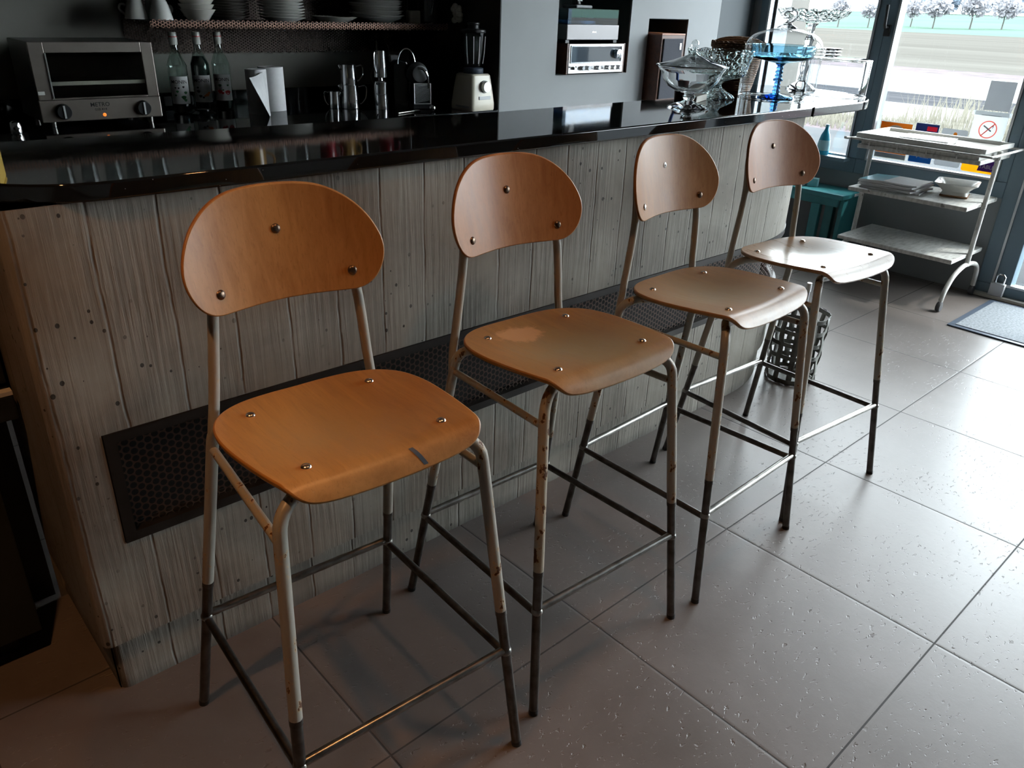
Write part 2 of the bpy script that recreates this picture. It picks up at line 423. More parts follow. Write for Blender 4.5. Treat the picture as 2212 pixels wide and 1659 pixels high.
def window(name, ya, yb, z0, z1, fw_=.055, mull=(), bottom=.085):
    """frame occupies ya..yb, z0..z1 in the facade"""
    r = thing(name, '', ''); del r['label'], r['category']; r['kind'] = 'structure'
    g = G(); xa, xb = XW-.015, XW+.085
    g.box((xa, ya, z0), (xb, yb, z0+bottom)); g.box((xa, ya, z1-fw_), (xb, yb, z1))
    g.box((xa, ya, z0+bottom), (xb, ya+fw_, z1-fw_)); g.box((xa, yb-fw_, z0+bottom), (xb, yb, z1-fw_))
    for m in mull: g.box((xa, m-fw_/2, z0+bottom), (xb, m+fw_/2, z1-fw_))
    g.obj('window_frame', 'frame', r, False, .004)
    b = G()
    cuts = [ya]+list(mull)+[yb]
    for i in range(len(cuts)-1):
        y1 = cuts[i]+(fw_ if i == 0 else fw_/2); y2 = cuts[i+1]-(fw_ if i == len(cuts)-2 else fw_/2)
        t = .012
        for q in (((xa-.006, y1, z0+bottom), (xa+.03, y1+t, z1-fw_)), ((xa-.006, y2-t, z0+bottom), (xa+.03, y2, z1-fw_)), ((xa-.006, y1+t, z0+bottom), (xa+.03, y2-t, z0+bottom+t))): b.box(*q)
        G().box((XW+.035, y1, z0+bottom), (XW+.041, y2, z1-fw_)).obj('window_pane', 'pane', r, False)
    b.obj('glazing_bead', 'frame_lt', r, False)
    return r
w1 = window('window_1', 1.227, 2.04, .535, 2.45)
w2 = window('window_2', .385, 1.227, .535, 2.45)
# window handle on the stile of window 1
hg = G(); hg.box((XW-.03, 1.19, 1.30), (XW-.015, 1.225, 1.36)); hg.obj('window_handle_plate', 'black', w1, False, .003)
G().tube([(XW-.03, 1.208, 1.345), (XW-.06, 1.208, 1.345), (XW-.065, 1.209, 1.36), (XW-.065, 1.215, 1.46)], .009, 10).obj('window_handle', 'black', w1)
d1 = window('door_1', -1.1, .385, .0, 2.45, .075, (), .075)
# wide outer jamb of the door
G().box((XW-.012, .215, .075), (XW+.08, .31, 2.37)).obj('door_jamb', 'frame', d1, False, .004)
hg = G().box((XW-.05, .232, .02), (XW-.02, .305, .092)); hg.obj('door_hinge', 'ltgrey', d1, False, .004)
G().tube([(XW-.035, .245, .09), (XW-.035, .245, .13), (XW-.035, .255, .142), (XW-.035, .275, .142), (XW-.035, .285, .13), (XW-.035, .285, .09)], .005, 8).obj('hinge_loop', 'chrome', d1)
G().tube([(XW-.05, -.98, .9), (XW-.05, -.98, 1.5)], .014, 10).obj('door_handle', 'chrome', d1)
window('window_3', -2.7, -1.25, .10, 2.45, .055)
struct(G().box((XW-.05, -1.1, 0), (XW+.08, .385, .02)).obj('trim_1', 'beige', smooth=False, bev=.004))
# windows on the street side behind the photographer's right are part of the same facade

# wall block beside the kitchen alcove, with two niches
PT = 2.10; PX0 = 2.10; ND = .37
n1 = (2.4866, 3.0502, 1.0693, 2.02); n2 = (3.2095, 3.5744, .9111, 1.3483)
g = G()
g.box((PX0+.004, PT, 0), (n1[0], YB, H)); g.box((n1[1], PT, 0), (n2[0], YB, H)); g.box((n2[1], PT, 0), (3.886, YB, H))
for n in (n1, n2):
    g.box((n[0], PT, 0), (n[1], YB, n[2])); g.box((n[0], PT, n[3]), (n[1], YB, H)); g.box((n[0], PT+ND, n[2]), (n[1], YB, n[3]))
struct(g.obj('wall_center', 'wallgrey', smooth=False))
struct(G().box((PX0, PT+.002, 0), (PX0+.0035, YB, H)).obj('wall_alcove', 'blackpaint', smooth=False))
M['wallslate'] = plain('dark_slate_wall', rgb(.06, .07, .078), .7)
struct(G().box((3.888, PT, 0), (XW, YB, H)).obj('wall_corner', 'wallslate', smooth=False))  # wall section towards the windows, darker than the grey wall
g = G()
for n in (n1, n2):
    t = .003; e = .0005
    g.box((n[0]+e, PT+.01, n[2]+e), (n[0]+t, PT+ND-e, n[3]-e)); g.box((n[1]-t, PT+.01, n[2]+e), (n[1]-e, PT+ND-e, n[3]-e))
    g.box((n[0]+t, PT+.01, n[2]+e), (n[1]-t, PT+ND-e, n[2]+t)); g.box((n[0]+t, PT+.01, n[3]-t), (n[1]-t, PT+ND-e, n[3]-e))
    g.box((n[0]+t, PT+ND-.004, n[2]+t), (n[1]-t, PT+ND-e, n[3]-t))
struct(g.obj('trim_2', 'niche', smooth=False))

# ============================================================== bar
XC, RC = 1.99, .69
def path(x, off=0.0):
    """x = arc coordinate along the bar front, off = inward offset"""
    if x <= XC: return (x, .505+off)
    a = (x-XC)/RC
    return (XC+(RC-off)*math.sin(a), .505+RC-(RC-off)*math.cos(a))
XE = 2.77
cols = [-.287]+[round(-.2+i*.1, 3) for i in range(22)]
cols = sorted(set([c for c in cols if c < XC]+[XC+i*.04 for i in range(20)]+[XE]))
bar = thing('bar_counter', 'long board-formed concrete bar front with rounded far end behind the four stools', 'bar', (0, .7, 0))
bar_inv = Matrix.Translation((0, -.7, 0))
g = G(); g.uv = []
def strip(xl, z0, z1, o0, o1):
    base = len(g.v)
    for x in xl:
        for z, o in ((z0, o0), (z1, o1)):
            p = path(x, o); g.v.append((p[0], p[1]-.7, z)); g.uv.append((x, z))
    for i in range(len(xl)-1): g.f.append((base+2*i, base+2*i+2, base+2*i+3, base+2*i+1))
lx = -.370
def endcap(z0, z1, o, y1=.93):
    # rounded left corner and left side
    base = len(g.v); pts = [(lx+o, y1), (lx+o, .53)]+[(lx+o+.02*(1-math.cos(t)), .525-.02*math.sin(t)+o) for t in (0, .4, .8, 1.2, PI/2)]+[(-.287, .505+o)]
    d = 0; us = [-.287]
    for i in range(len(pts)-1, 0, -1): us.append(us[-1]-math.dist(pts[i], pts[i-1]))
    us = us[::-1]
    for p, u in zip(pts, us):
        for z in (z0, z1): g.v.append((p[0], p[1]-.7, z)); g.uv.append((u, z))
    for i in range(len(pts)-1): g.f.append((base+2*i, base+2*i+2, base+2*i+3, base+2*i+1))
GX1 = 2.60; gz0, gz1 = .378, .630
cl = [c for c in cols if c <= GX1]+[GX1]; cr = [GX1]+[c for c in cols if c > GX1]
endcap(0, .136, .016); strip(cols, 0, .136, .016, .016); endcap(.1385, gz0, 0); strip(cols, .1385, gz0, 0, 0)
strip(cols, .136, .1385, .016, 0)
endcap(gz0, gz1, 0); strip(cl, gz0, gz0+.0005, 0, .07); strip(cl, gz0, gz1, .07, .07); strip(cl, gz1, gz1+.0005, .07, 0); strip(cr, gz0, gz1, 0, 0)
b = len(g.v)
for x in (-.287, GX1):
    for z in (gz0, gz1):
        for o in (0, .07):
            p = path(x, o); g.v.append((p[0], p[1]-.7, z)); g.uv.append((x, z))
g.f += [(b, b+1, b+3, b+2), (b+4, b+5, b+7, b+6)]
endcap(gz1, 1.067, 0); strip(cols, gz1, 1.067, 0, 0)
# rear skin
b = len(g.v); pe = path(XE)
for x, y in ((lx, .93), (pe[0], .93), pe):
    for z in (0, 1.067): g.v.append((x, y-.7, z)); g.uv.append((x, z))
g.f += [(b, b+1, b+3, b+2), (b+2, b+3, b+5, b+4)]
g.obj('concrete_front', 'concrete', bar, True, ang=30)
# dark sheets added so the lit recess behind the grille stays shaded
g = G()
for i in range(len(cl)-1):
    a, c = path(cl[i], .066), path(cl[i+1], .066); o = len(g.v)
    g.v += [(a[0], a[1]-.7, gz0+.002), (c[0], c[1]-.7, gz0+.002), (c[0], c[1]-.7, gz1-.002), (a[0], a[1]-.7, gz1-.002)]; g.f.append((o, o+1, o+2, o+3))
for zq in (gz0+.0012, gz1-.0012):
    for i in range(len(cl)-1):
        a, c = path(cl[i], .004), path(cl[i+1], .004); e, f = path(cl[i], .066), path(cl[i+1], .066); o = len(g.v)
        g.v += [(p[0], p[1]-.7, zq) for p in (a, c, f, e)]; g.f.append((o, o+1, o+2, o+3))
g.obj('recess_shade_lining', 'voidm', bar)
# grille: frame + perforated sheet
def bend(x, o, z): p = path(x, o); return (p[0], p[1]-.7, z)
def bentbar(g, xl, o0, o1, z0, z1):
    n = len(xl); b = len(g.v)
    for x in xl:
        for o, z in ((o0, z0), (o1, z0), (o1, z1), (o0, z1)): g.v.append(bend(x, o, z))
    for i in range(n-1):
        for k in range(4): g.f.append((b+4*i+k, b+4*i+(k+1) % 4, b+4*(i+1)+(k+1) % 4, b+4*(i+1)+k))
    g.f += [(b, b+1, b+2, b+3), tuple(b+4*(n-1)+k for k in (3, 2, 1, 0))]
gx0 = -.285; fx = [gx0]+[c for c in cl if c > gx0]
g = G(); bentbar(g, fx, -.003, .02, gz0+.001, gz0+.022); bentbar(g, fx, -.003, .02, gz1-.022, gz1-.001)
bentbar(g, [gx0, gx0+.022], -.003, .02, gz0+.022, gz1-.022); bentbar(g, [GX1-.022, GX1], -.003, .02, gz0+.022, gz1-.022)
gr = g.obj('grille', 'grille_frame', bar, False)
g = G(); pz = .0165; px = pz*1.1547*.75*1.15
R = .0098; r = .0070; idx = {}
def gv(x, z):
    k = (round(x, 4), round(z, 4))
    if k not in idx: idx[k] = len(g.v); g.v.append(bend(x, .012, z))
    return idx[k]
hx = pz*math.sqrt(3)/2; nx = int((GX1-.03-(gx0+.02))/hx); nz = int((gz1-gz0-.03)/pz)
Rh = pz/math.sqrt(3)
for i in range(nx):
    for j in range(nz):
        x = gx0+.024+i*hx; z = gz0+.028+j*pz+(pz/2 if i % 2 else 0)
        ou = [gv(x+Rh*math.cos(k*PI/3), z+Rh*math.sin(k*PI/3)) for k in range(6)]
        inn = []
        for k in range(12):
            inn.append(len(g.v)); g.v.append(bend(x+.0068*math.cos(k*PI/6), .012, z+.0068*math.sin(k*PI/6)))
        for k in range(6):
            a, b_ = ou[k], ou[(k+1) % 6]; p, q, s_ = inn[2*k], inn[2*k+1], inn[(2*k+2) % 12]
            g.f += [(a, p, q), (a, q, b_), (b_, q, s_)]
g.obj('perforated_sheet', 'grille', gr, False)

# granite worktop
zt, zb = 1.10, 1.068
def arc(cx, cy, r, a0, a1, n=10): return [(cx+r*math.cos(a0+(a1-a0)*i/n), cy+r*math.sin(a0+(a1-a0)*i/n)) for i in range(n+1)]
poly = arc(-.19, .685, .20, PI, 1.5*PI, 10)+[(1.0, .483), (2.0, .478)]+arc(2.49, .878, .40, -PI/2, .15, 18)+crom([(2.875, 1.0), (2.76, 1.12), (2.5, 1.16), (2.25, 1.06), (2.0, .91)], 4, False)+[(1.045, .897), (-.39, 1.0)]
top = thing('bar_worktop', 'polished black granite worktop on the concrete bar, rounded at both ends', 'worktop', (0, .7, zb))
G().prism([(x, y-.7) for x, y in poly], 0, zt-zb).obj('granite_slab', 'granite', top, True, .004, seg=3)
G().box((2.155, -.2265, .0), (2.1575, -.2215, .0325)).obj('slab_joint', 'voidm', top, False)

# ============================================================== bar stools
half = [(0,-.157),(.06,-.155),(.11,-.145),(.15,-.123),(.178,-.09),(.192,-.05),(.197,0),(.194,.06),(.187,.12),(.18,.162),(.172,.190),(.155,.212),(.125,.222),(.07,.226)]
seat_out = crom(half+[(0,.227)]+[(-x, s) for x, s in half[:0:-1]], 4)
bh = [(0,1.105),(.06,1.102),(.10,1.092),(.135,1.071),(.161,1.043),(.177,1.010),(.181,.982),(.174,.953),(.158,.928),(.134,.9135),(.10,.911),(.05,.9115)]
back_out = crom(bh+[(0,.912)]+[(-x, z) for x, z in bh[:0:-1]], 4)
def seat_pt(x, s, dz=0):
    zt_ = .747+.044*(s+.088)
    rr = (x/.105)**2+((s+.0)/.095)**2
    zt_ -= .019*math.exp(-.5*rr)
    # slightly lifted side rims
    zt_ += .004*(x/.19)**2
    a = s-.165
    if a <= 0: y = -s; n = (0, 0, 1)
    else:
        Rr = .036; t = min(a/Rr, 1.15); e = max(0, a-1.15*Rr)
        y = -(.165+Rr*math.sin(t)+e*math.cos(1.15)); zt_ = zt_-Rr*(1-math.cos(t))-e*math.sin(1.15); n = (0, -math.sin(t), math.cos(t))
    return (x+n[0]*dz, y+n[1]*dz, zt_+n[2]*dz)
def back_pt(x, z, d=0): return (x, .158+.22*(z-.946)-x*x/.72+d, z)
def sheet(outline, fn, th, cen, rings=12):
    g = G(); n = len(outline)
    for side in (0, 1):
        g.v.append(fn(cen[0], cen[1], 0 if side == 0 else th))
        for k in range(1, rings+1):
            t = (k/rings)**.9
            for (a, b) in outline: g.v.append(fn(cen[0]+(a-cen[0])*t, cen[1]+(b-cen[1])*t, 0 if side == 0 else th))
        o = 0 if side == 0 else 1+rings*n
        for i in range(n):
            j = (i+1) % n
            f = [(o, o+1+i, o+1+j)]
            for k in range(rings-1):
                a = o+1+k*n; b = a+n; f.append((a+i, b+i, b+j, a+j))
            g.f += f if side == 0 else [q[::-1] for q in f]
    e0 = 1+(rings-1)*n; e1 = 1+rings*n+1+(rings-1)*n
    for i in range(n):
        j = (i+1) % n; g.f.append((e0+i, e1+i, e1+j, e0+j))
    return g
def screw(c, nrm, r, h, name, mat, parent, slot=False):
    n = Vector(nrm).normalized(); q = Vector((0,0,1)).rotation_difference(n).to_matrix()
    pr = [(r*.98, -.001), (r, h*.15), (r*.86, h*.6), (r*.55, h*.9), (r*.12, h)]
    l = G().lathe(pr, 16); c = Vector(c)
    return G().add(l.v, l.f, lambda p: c+q@Vector(p)).obj(name, mat, parent)

STOOLS = [
{'pose': (-.0035,.1161,-.0463),'frl':(-.2411,.2472,0),'frr':(.2218,.2527,0),'ffl':(-.2365,-.2487,0),'ffr':(.2307,-.252,0),'rrl':(-.2121,.2128,.2562),'rrr':(.2083,.2082,.2533),'rfl':(-.218,-.2197,.2533),'rfr':(.214,-.224,.2485)},
{'pose': (.5429,.1289,-.0335),'frl':(-.2258,.2481,0),'frr':(.2262,.258,0),'ffl':(-.2396,-.2502,0),'ffr':(.2347,-.2445,0),'rrl':(-.2044,.2062,.252),'rrr':(.1999,.2113,.248),'rfl':(-.2166,-.2187,.2547),'rfr':(.216,-.2221,.2508)},
{'pose': (1.0979,.1243,.0255),'frl':(-.2135,.2412,0),'frr':(.2397,.2537,0),'ffl':(-.2402,-.2474,0),'ffr':(.2407,-.2431,0),'rrl':(-.2019,.2027,.253),'rrr':(.2098,.2055,.2542),'rfl':(-.2177,-.2219,.2508),'rfr':(.2185,-.2238,.2535)},
{'pose': (1.6303,.1426,-.0875),'frl':(-.2181,.2505,0),'frr':(.2324,.2527,0),'ffl':(-.238,-.2504,0),'ffr':(.2465,-.2537,0),'rrl':(-.2078,.2057,.2476),'rrr':(.2054,.21,.2517),'rfl':(-.2169,-.2217,.2521),'rfr':(.2194,-.2248,.2544)},
]
LAB = ['nearest bar stool, bright orange seat with a small dark mark on its front edge',
       'second bar stool from the left, worn patch on its seat, rusty left front leg',
       'third bar stool from the left, white-rimmed top screw hole on its backrest',
       'farthest bar stool, last in the row beside the metal strip basket']
SEATM = [wood('stool_seat_wood', rgb(.285, .118, .028), rgb(.44, .205, .055), .36, 'y', (rgb(.36, .215, .080), (4.6, 4.6, 0), (0, -.25, 0), .65), spec=.4),
         wood('stool_seat_wood_worn', rgb(.25, .105, .028), rgb(.39, .185, .055), .34, 'y', (rgb(.30, .215, .10), (4.6, 4.6, 0), (.15, -.35, 0), .9), (rgb(.58, .29, .13), (13, 20, 0), (-.45, 1.5, 0)), spec=.4),
         wood('stool_seat_wood_brown', rgb(.235, .11, .04), rgb(.36, .19, .075), .33, 'y', (rgb(.30, .22, .125), (4.6, 4.6, 0), (0, -.2, 0), .9), spec=.45),
         wood('stool_seat_wood_pale', rgb(.24, .115, .05), rgb(.35, .20, .10), .30, 'y', (rgb(.30, .235, .155), (4.6, 4.6, 0), (0, -.2, 0), .85))]
BACKM = [wood('stool_back_wood', rgb(.30, .122, .030), rgb(.44, .205, .060), .38, 'z', spec=.35), wood('stool_back_wood_red', rgb(.285, .108, .030), rgb(.41, .175, .055), .38, 'z', spec=.3),
         wood('stool_back_wood_brown', rgb(.26, .105, .032), rgb(.37, .17, .058), .40, 'z', spec=.22), wood('stool_back_wood_rosy', rgb(.27, .10, .042), rgb(.36, .155, .072), .42, 'z', spec=.2)]
for si, S in enumerate(STOOLS):
    px_, py_, th = S['pose']
    st = thing('bar_stool', LAB[si], 'stool', (px_, py_, 0), th, 'plywood bar stools along the bar')
    seat = sheet(seat_out, lambda a, b, d: seat_pt(a, b, -d), .0105, (0, .035), 14).obj('seat', SEATM[si], st, True, .003, ang=50)
    for x, y in ((-.116, .088), (.116, .088), (-.123, -.140), (.123, -.140)):
        screw(seat_pt(x, -y, .0), (0, 0, 1), .0085, .0045, 'screw', 'screw', seat)
    bk = sheet(back_out, lambda a, b, d: back_pt(a, b, d), .0095, (0, 1.0), 10).obj('backrest', BACKM[si], st, True, .003, ang=50)
    for k, (x, z) in enumerate(((-.121, .946), (.121, .946), (0, 1.031))):
        p = back_pt(x, z, 0); pale = (si == 2 and k == 2)
        screw(p, (-x*2/.72, -1, .22), .0085 if not pale else .0075, .004 if not pale else .0015, 'screw', 'white' if pale else ('screw' if (si, k) == (2, 0) else 'screw_dark'), bk)
        if pale: screw((p[0], p[1]-.0012, p[2]), (0, -1, .22), .0022, .001, 'screw', 'voidm', bk)
    if si == 0:
        g = G(); 
        for a in (0, 1, 2, 3, 4):
            s0 = .182+.009*a; x0 = .035+.004*a
            g.v += [seat_pt(x0-.004, s0, .0006), seat_pt(x0+.004, s0, .0006)]
        g.f += [(2*i, 2*i+1, 2*i+3, 2*i+2) for i in range(4)]
        g.obj('tape_mark', 'navy_rubber', seat)
    J = {}
    for key, sx, fr in (('rl', -1, 0), ('rr', 1, 0), ('fl', -1, 1), ('fr', 1, 1)):
        F = Vector(S['f'+key] if False else S[('ff' if fr else 'fr')+key[-1]]); Rg = Vector(S[('rf' if fr else 'rr')+key[-1]])
        D = (Rg-F)/(Rg.z-F.z)
        P = lambda z: F+D*(z-F.z)
        J[key] = P(Rg.z); J[key+'u'] = P(.660)
        if fr: end = (sx*.128, -.141, .7225); mid = (0, -.140, .7185)
        else: end = (sx*.120, .086, .7185); mid = (0, .086, .7145)
        up = [tuple(P(.340)), tuple(P(.5)), tuple(P(.650))]+bez(tuple(P(.675)), tuple(P(.722)), end, 7)+[lerp(end, mid, .999)]
        mat = 'paint_rust' if (si, key) == (1, 'fl') else ('paint_chip' if fr or si in (1, 2) else 'paint')
        lg = G().tube(up, .0110, 14).obj('leg', mat, st)
        if mat == 'paint_rust': lg['label'] = 'rusty left front leg'
        ex = G().tube([tuple(P(.346)), tuple(P(.012))], .0102, 14); ex.tube([tuple(P(.349)), tuple(P(.338))], .0113, 14)
        ex.obj('leg_extension', 'steel_dark', lg)
        G().tube([tuple(P(.012)), tuple(P(.0005))], .0108, 14).obj('foot_cap', 'black', lg)
        w = G(); w.sph(tuple(J[key]), .0125, 12, 8, (1, 1, .9)); w.obj('weld', 'steel', lg)
    for a, b in (('rl', 'rr'), ('rl', 'fl'), ('rr', 'fr'), ('fl', 'fr')):
        A, B = J[a], J[b]; d = (B-A).normalized(); off = Vector((0, 0, .004 if a+b in ('rlrr', 'flfr') else -.006))
        G().tube([tuple(A+d*.008+off), tuple(B-d*.008+off)], .0083, 12).obj('footrest_bar', 'steel' if a+b in ('rlrr', 'flfr') else 'steel_dark', st)
    for sd in ('l', 'r'):
        A, B = J['r'+sd+'u'], J['f'+sd+'u']; d = (B-A).normalized()
        G().tube([tuple(A+d*.009), tuple(B-d*.009)], .0078, 12).obj('side_rail', 'paint_chip', st)
    # inverted U of the back frame
    L = J['rlu']; Rr = J['rru']
    def post(sgn, j): return [(j.x, j.y+.004, .645), (sgn*.162, .151, .70), (sgn*.1525, .1525, .755), (sgn*.1425, .1505, .84), (sgn*.1345, .1515, .905), (sgn*.1255, .1605, .955)]
    pl_ = post(-1, L); pr_ = post(1, Rr)
    arch = [(-.1255, .1605, .955), (-.112, .1745, .995), (-.085, .190, 1.022), (-.05, .199, 1.031), (0, .2015, 1.033), (.05, .199, 1.031), (.085, .190, 1.022), (.112, .1745, .995), (.1255, .1605, .955)]
    full = crom(pl_[:-1]+arch+pl_[:0][::-1]+pr_[:-1][::-1], 4, False)
    G().tube(full, .0095, 12).obj('back_frame', 'paint', st)

# ============================================================== things on the bar
ZB = 1.1003
def T(name, label, cat, x, y, z=ZB, rz=0, group=None): return thing(name, label, cat, (x, y, z), rz, group)
# lidded candy dish
t = T('candy_dish', 'clear footed glass dish with pointed lid, nearest glassware on the bar top', 'glass dish', 1.70, .688)
body = [(.001,.006),(.040,.007),(.055,.004),(.068,.0005),(.069,.004),(.050,.014),(.026,.020),(.016,.026),(.020,.034),(.022,.042),(.015,.048),(.017,.052),(.05,.060),(.078,.078),(.094,.102),(.102,.128),(.116,.148),(.120,.150),(.118,.1525),(.100,.134),(.091,.106),(.075,.083),(.048,.0655),(.001,.061)]
bo = [(.001,.0)]+[(.066,.0)]+body[3:]
G().lathe(bo[:11]+[(.03,.0555),(.001,.0555)], 64, caps=False).obj('stem', 'glass', t); G().lathe([(.001,.0560)]+bo[11:], 72, caps=False).obj('bowl', 'glass', t)
G().tube([(.119*math.cos(2*PI*i/64), .119*math.sin(2*PI*i/64), .1515) for i in range(64)], .0022, 8, True).obj('rim', 'glass', t); t.scale = (.98, .98, .86)
lid = [(.001,.183),(.030,.176),(.070,.162),(.104,.1515),(.114,.1535),(.106,.1575),(.072,.167),(.034,.1825),(.013,.192),(.007,.199),(.010,.203),(.006,.207),(.011,.215),(.0135,.225),(.011,.235),(.005,.2415),(.001,.2425)]
G().lathe(lid, 64, caps=False).obj('lid', 'glass_dish', t)
# cut crystal bowl
t = T('crystal_bowl', 'cut crystal footed bowl with scalloped rim behind the lidded dish', 'glass bowl', 2.07, .835)
prof = [(.001,0),(.068,0),(.070,.004),(.062,.014),(.040,.026),(.022,.040),(.017,.052),(.024,.062),(.050,.074),(.094,.086),(.099,.094),(.106,.125),(.114,.155),(.121,.178),(.117,.180),(.109,.155),(.100,.125),(.093,.099),(.06,.088),(.001,.082)]
def cutm(r, z, th_, i):
    if z > .092 and r > .08:
        k = 1 if i <= 13 else 0
        star = abs(((th_*12/(2*PI)) % 1)-.5)*2; star2 = abs(((th_*24/(2*PI)+z*60) % 1)-.5)*2
        rr = r+(.0035*star2-.002*star if k and z < .17 else 0)
        zz = z+(.006*abs(math.sin(th_*7)) if z > .165 else 0)
        return rr, zz
    return (r*(1+.03*math.cos(th_*16)) if .02 < r < .09 and z < .08 else r), z
pp = []
for a, b in zip(prof, prof[1:]):
    m_ = 4 if .09 < a[1] < .17 else 1
    pp += [lerp(a, b, k/m_) for k in range(m_)]
pp.append(prof[-1])
G().lathe(pp, 168, mod=lambda r, z, th_, i: cutm(r, z, th_, 10 if i < 28 else 20), caps=False).obj('bowl', 'glass_cut', t, True, ang=25)
t.scale = (1, 1, .91)
# bell dome with the blue footed bowl inside
t = T('glass_cloche', 'tall clear bell-shaped glass cover with loop knob, over the blue footed bowl', 'glass cover', 2.318, .728)
pr = [(.1485,.0),(.1485,.19),(.1465,.208),(.139,.228),(.122,.248),(.095,.262),(.060,.272),(.030,.277),(.001,.279)]
pr = crom(pr, 5, False)
G().lathe(pr, 72, caps=False).obj('bell', 'glass_bell', t)
kn = G().lathe([(.001,.277),(.034,.276),(.038,.280),(.030,.285),(.018,.291),(.014,.298),(.016,.302),(.001,.304)], 32, caps=False)
lp = [(.0, .0, .300), (.012, -.009, .308), (.022, -.017, .322), (.020, -.015, .338), (.006, -.005, .348), (-.010, .008, .344), (-.018, .014, .332), (-.012, .010, .322), (.0, .0, .324)]
kn.tube(crom(lp, 5, False), [.0085]*20+[.0095]*12+[.008]*9, 12); kn.obj('knob', 'glass', t)
G().tube([(.1485*math.cos(a), .1485*math.sin(a), .003) for a in [2*PI*i/72 for i in range(72)]], .0028, 8, True).obj('rim', 'glass', t)
t.scale = (.96, .96, .885)
t = T('blue_footed_bowl', 'blue glass bowl on a beaded blue stem, under the bell cover', 'glass bowl', 2.312, .726)
stem = [(.001,0),(.072,0),(.073,.003),(.055,.008),(.028,.014),(.014,.020)]
z = .020
for k in range(7):
    h = .0155; rr = .0145+.0015*math.cos(k*1.4)+(0.006 if k == 3 else 0)
    stem += [(.009, z), (rr*.93, z+h*.25), (rr, z+h*.5), (rr*.93, z+h*.75)]; z += h
stem += [(.010, z), (.018, z+.008), (.022, z+.012), (.001, z+.012)]
G().lathe(stem, 40, caps=False).obj('stem', 'glass_bluedeep', t)
bw = [(.001,.1385),(.022,.1405),(.07,.150),(.118,.160),(.124,.166),(.126,.185),(.128,.212),(.1245,.213),(.122,.186),(.119,.171),(.068,.158),(.001,.147)]
G().lathe(bw, 72, caps=False, mod=lambda r, z_, th_, i: (r+(.0012*math.cos(th_*36) if i in (5, 6) else 0), z_)).obj('bowl', 'glass_blue', t)
t.scale = (.92, .92, .885)
# low cylinder cover
t = T('cake_cover', 'low straight-sided clear glass cover at the far rounded tip of the bar', 'glass cover', 2.665, .665)
G().lathe([(.118,0),(.118,.138),(.114,.146),(.106,.149),(.001,.150)], 64, caps=False).obj('cover', 'glass_bell', t)
rg = G(); 
for zz_, rr in ((.002, .118), (.143, .1165)): rg.tube([(rr*math.cos(2*PI*i/64), rr*math.sin(2*PI*i/64), zz_) for i in range(64)], .0026, 8, True)
rg.obj('rim', 'glass', t); t.scale = (1, 1, .95)
def glass_dish(r, h): return [(.001,0),(r*.5,0),(r*.55,.003),(r*.95,h-.002),(r,h),(r*.96,h),(r*.5,.006),(.001,.005)]
proto = None
for k in range(3):
    x, y = 2.575, .675; zz = ZB+.1435+k*.0115
    o = G().lathe(glass_dish(.046, .012), 36, caps=False).obj('glass_dish', 'glass', None, loc=(x, y, zz)) if proto is None else proto.copy()
    if proto is None: proto = o
    else: C.objects.link(o); o.location = (x, y, zz)
    tag(o, ['bottom small glass dish of the stack on the low glass cover', 'middle small glass dish of the stack on the low glass cover', 'topmost small glass dish of the stack on the low glass cover'][k], 'dish', 'small glass dishes on the low cover')
# tall cake stand
t = T('cake_stand', 'tall pressed-glass cake stand with wide patterned plate behind the bell cover', 'cake stand', 2.786, .885)
G().lathe([(.001,0),(.062,0),(.064,.004),(.045,.018),(.020,.032),(.014,.06),(.019,.09),(.013,.12),(.012,.17),(.020,.20),(.012,.215),(.016,.25),(.028,.262),(.001,.264)], 40, caps=False).obj('stem', 'glass', t)
G().lathe([(.001,.265),(.03,.265),(.09,.272),(.13,.290),(.146,.310),(.143,.312),(.126,.296),(.088,.279),(.001,.271)], 120, caps=False, mod=lambda r, z_, th_, i: (r*(1+(.02*math.cos(th_*20) if r > .08 else 0)), z_+(.005*abs(math.sin(th_*10)) if r > .12 else 0))).obj('plate', 'glass_cut', t, True, ang=25)
# wicker basket
t = T('wicker_basket', 'brown wicker basket with wrapped handle behind the crystal bowl', 'basket', 2.43, 1.00, ZB); t.scale = (.88, .88, 1.2)
bp = [(.001,0),(.085,0),(.092,.02),(.108,.08),(.118,.13),(.120,.145),(.114,.146),(.104,.085),(.085,.012),(.001,.010)]
G().lathe(bp, 48, caps=False).obj('basket_body', 'wicker', t)
rimg = G()
for ph in (0, PI): rimg.tube([((.118)*math.cos(a)+.0*a, .118*math.sin(a), .146+.006*math.sin(a*14+ph)) for a in [2*PI*i/112 for i in range(112)]], .0055, 8, True)
rimg.obj('braided_rim', 'wicker', t)
hp = [(-.115+0*1, 0, .14)]+[(-.115*math.cos(a), 0, .14+.022*math.sin(a)) for a in [PI*i/16 for i in range(1, 16)]]+[(.115, 0, .14)]
hg = G().tube([(x*math.cos(-.7), x*math.sin(-.7), z) for x, y, z in hp], .010, 10); hg.obj('handle', 'wicker', t)
# pen pot, pen, card box
t = T('pen_pot', 'dark red pot with a blue pen leaning out beside the speaker niche', 'pot', 1.90, .868)
G().lathe([(.001,0),(.022,0),(.026,.05),(.023,.05),(.020,.004),(.001,.004)], 28, caps=False).obj('pot', 'maroon', t)
o = tag(G().tube([(0, 0, .008), (-.028, .008, .055), (-.036, .010, .082)], [.004, .0055, .006], 10).obj('pen', 'blue', None, loc=(1.90, .868, ZB)), 'blue pen leaning in the dark red pot', 'pen')
tag(G().box((-.07, -.022, 0), (.07, .022, .022), .35).obj('card_box', 'beige', None, False, .002, loc=(1.90, .800, ZB)), 'small beige card box lying behind the lidded glass dish', 'box')
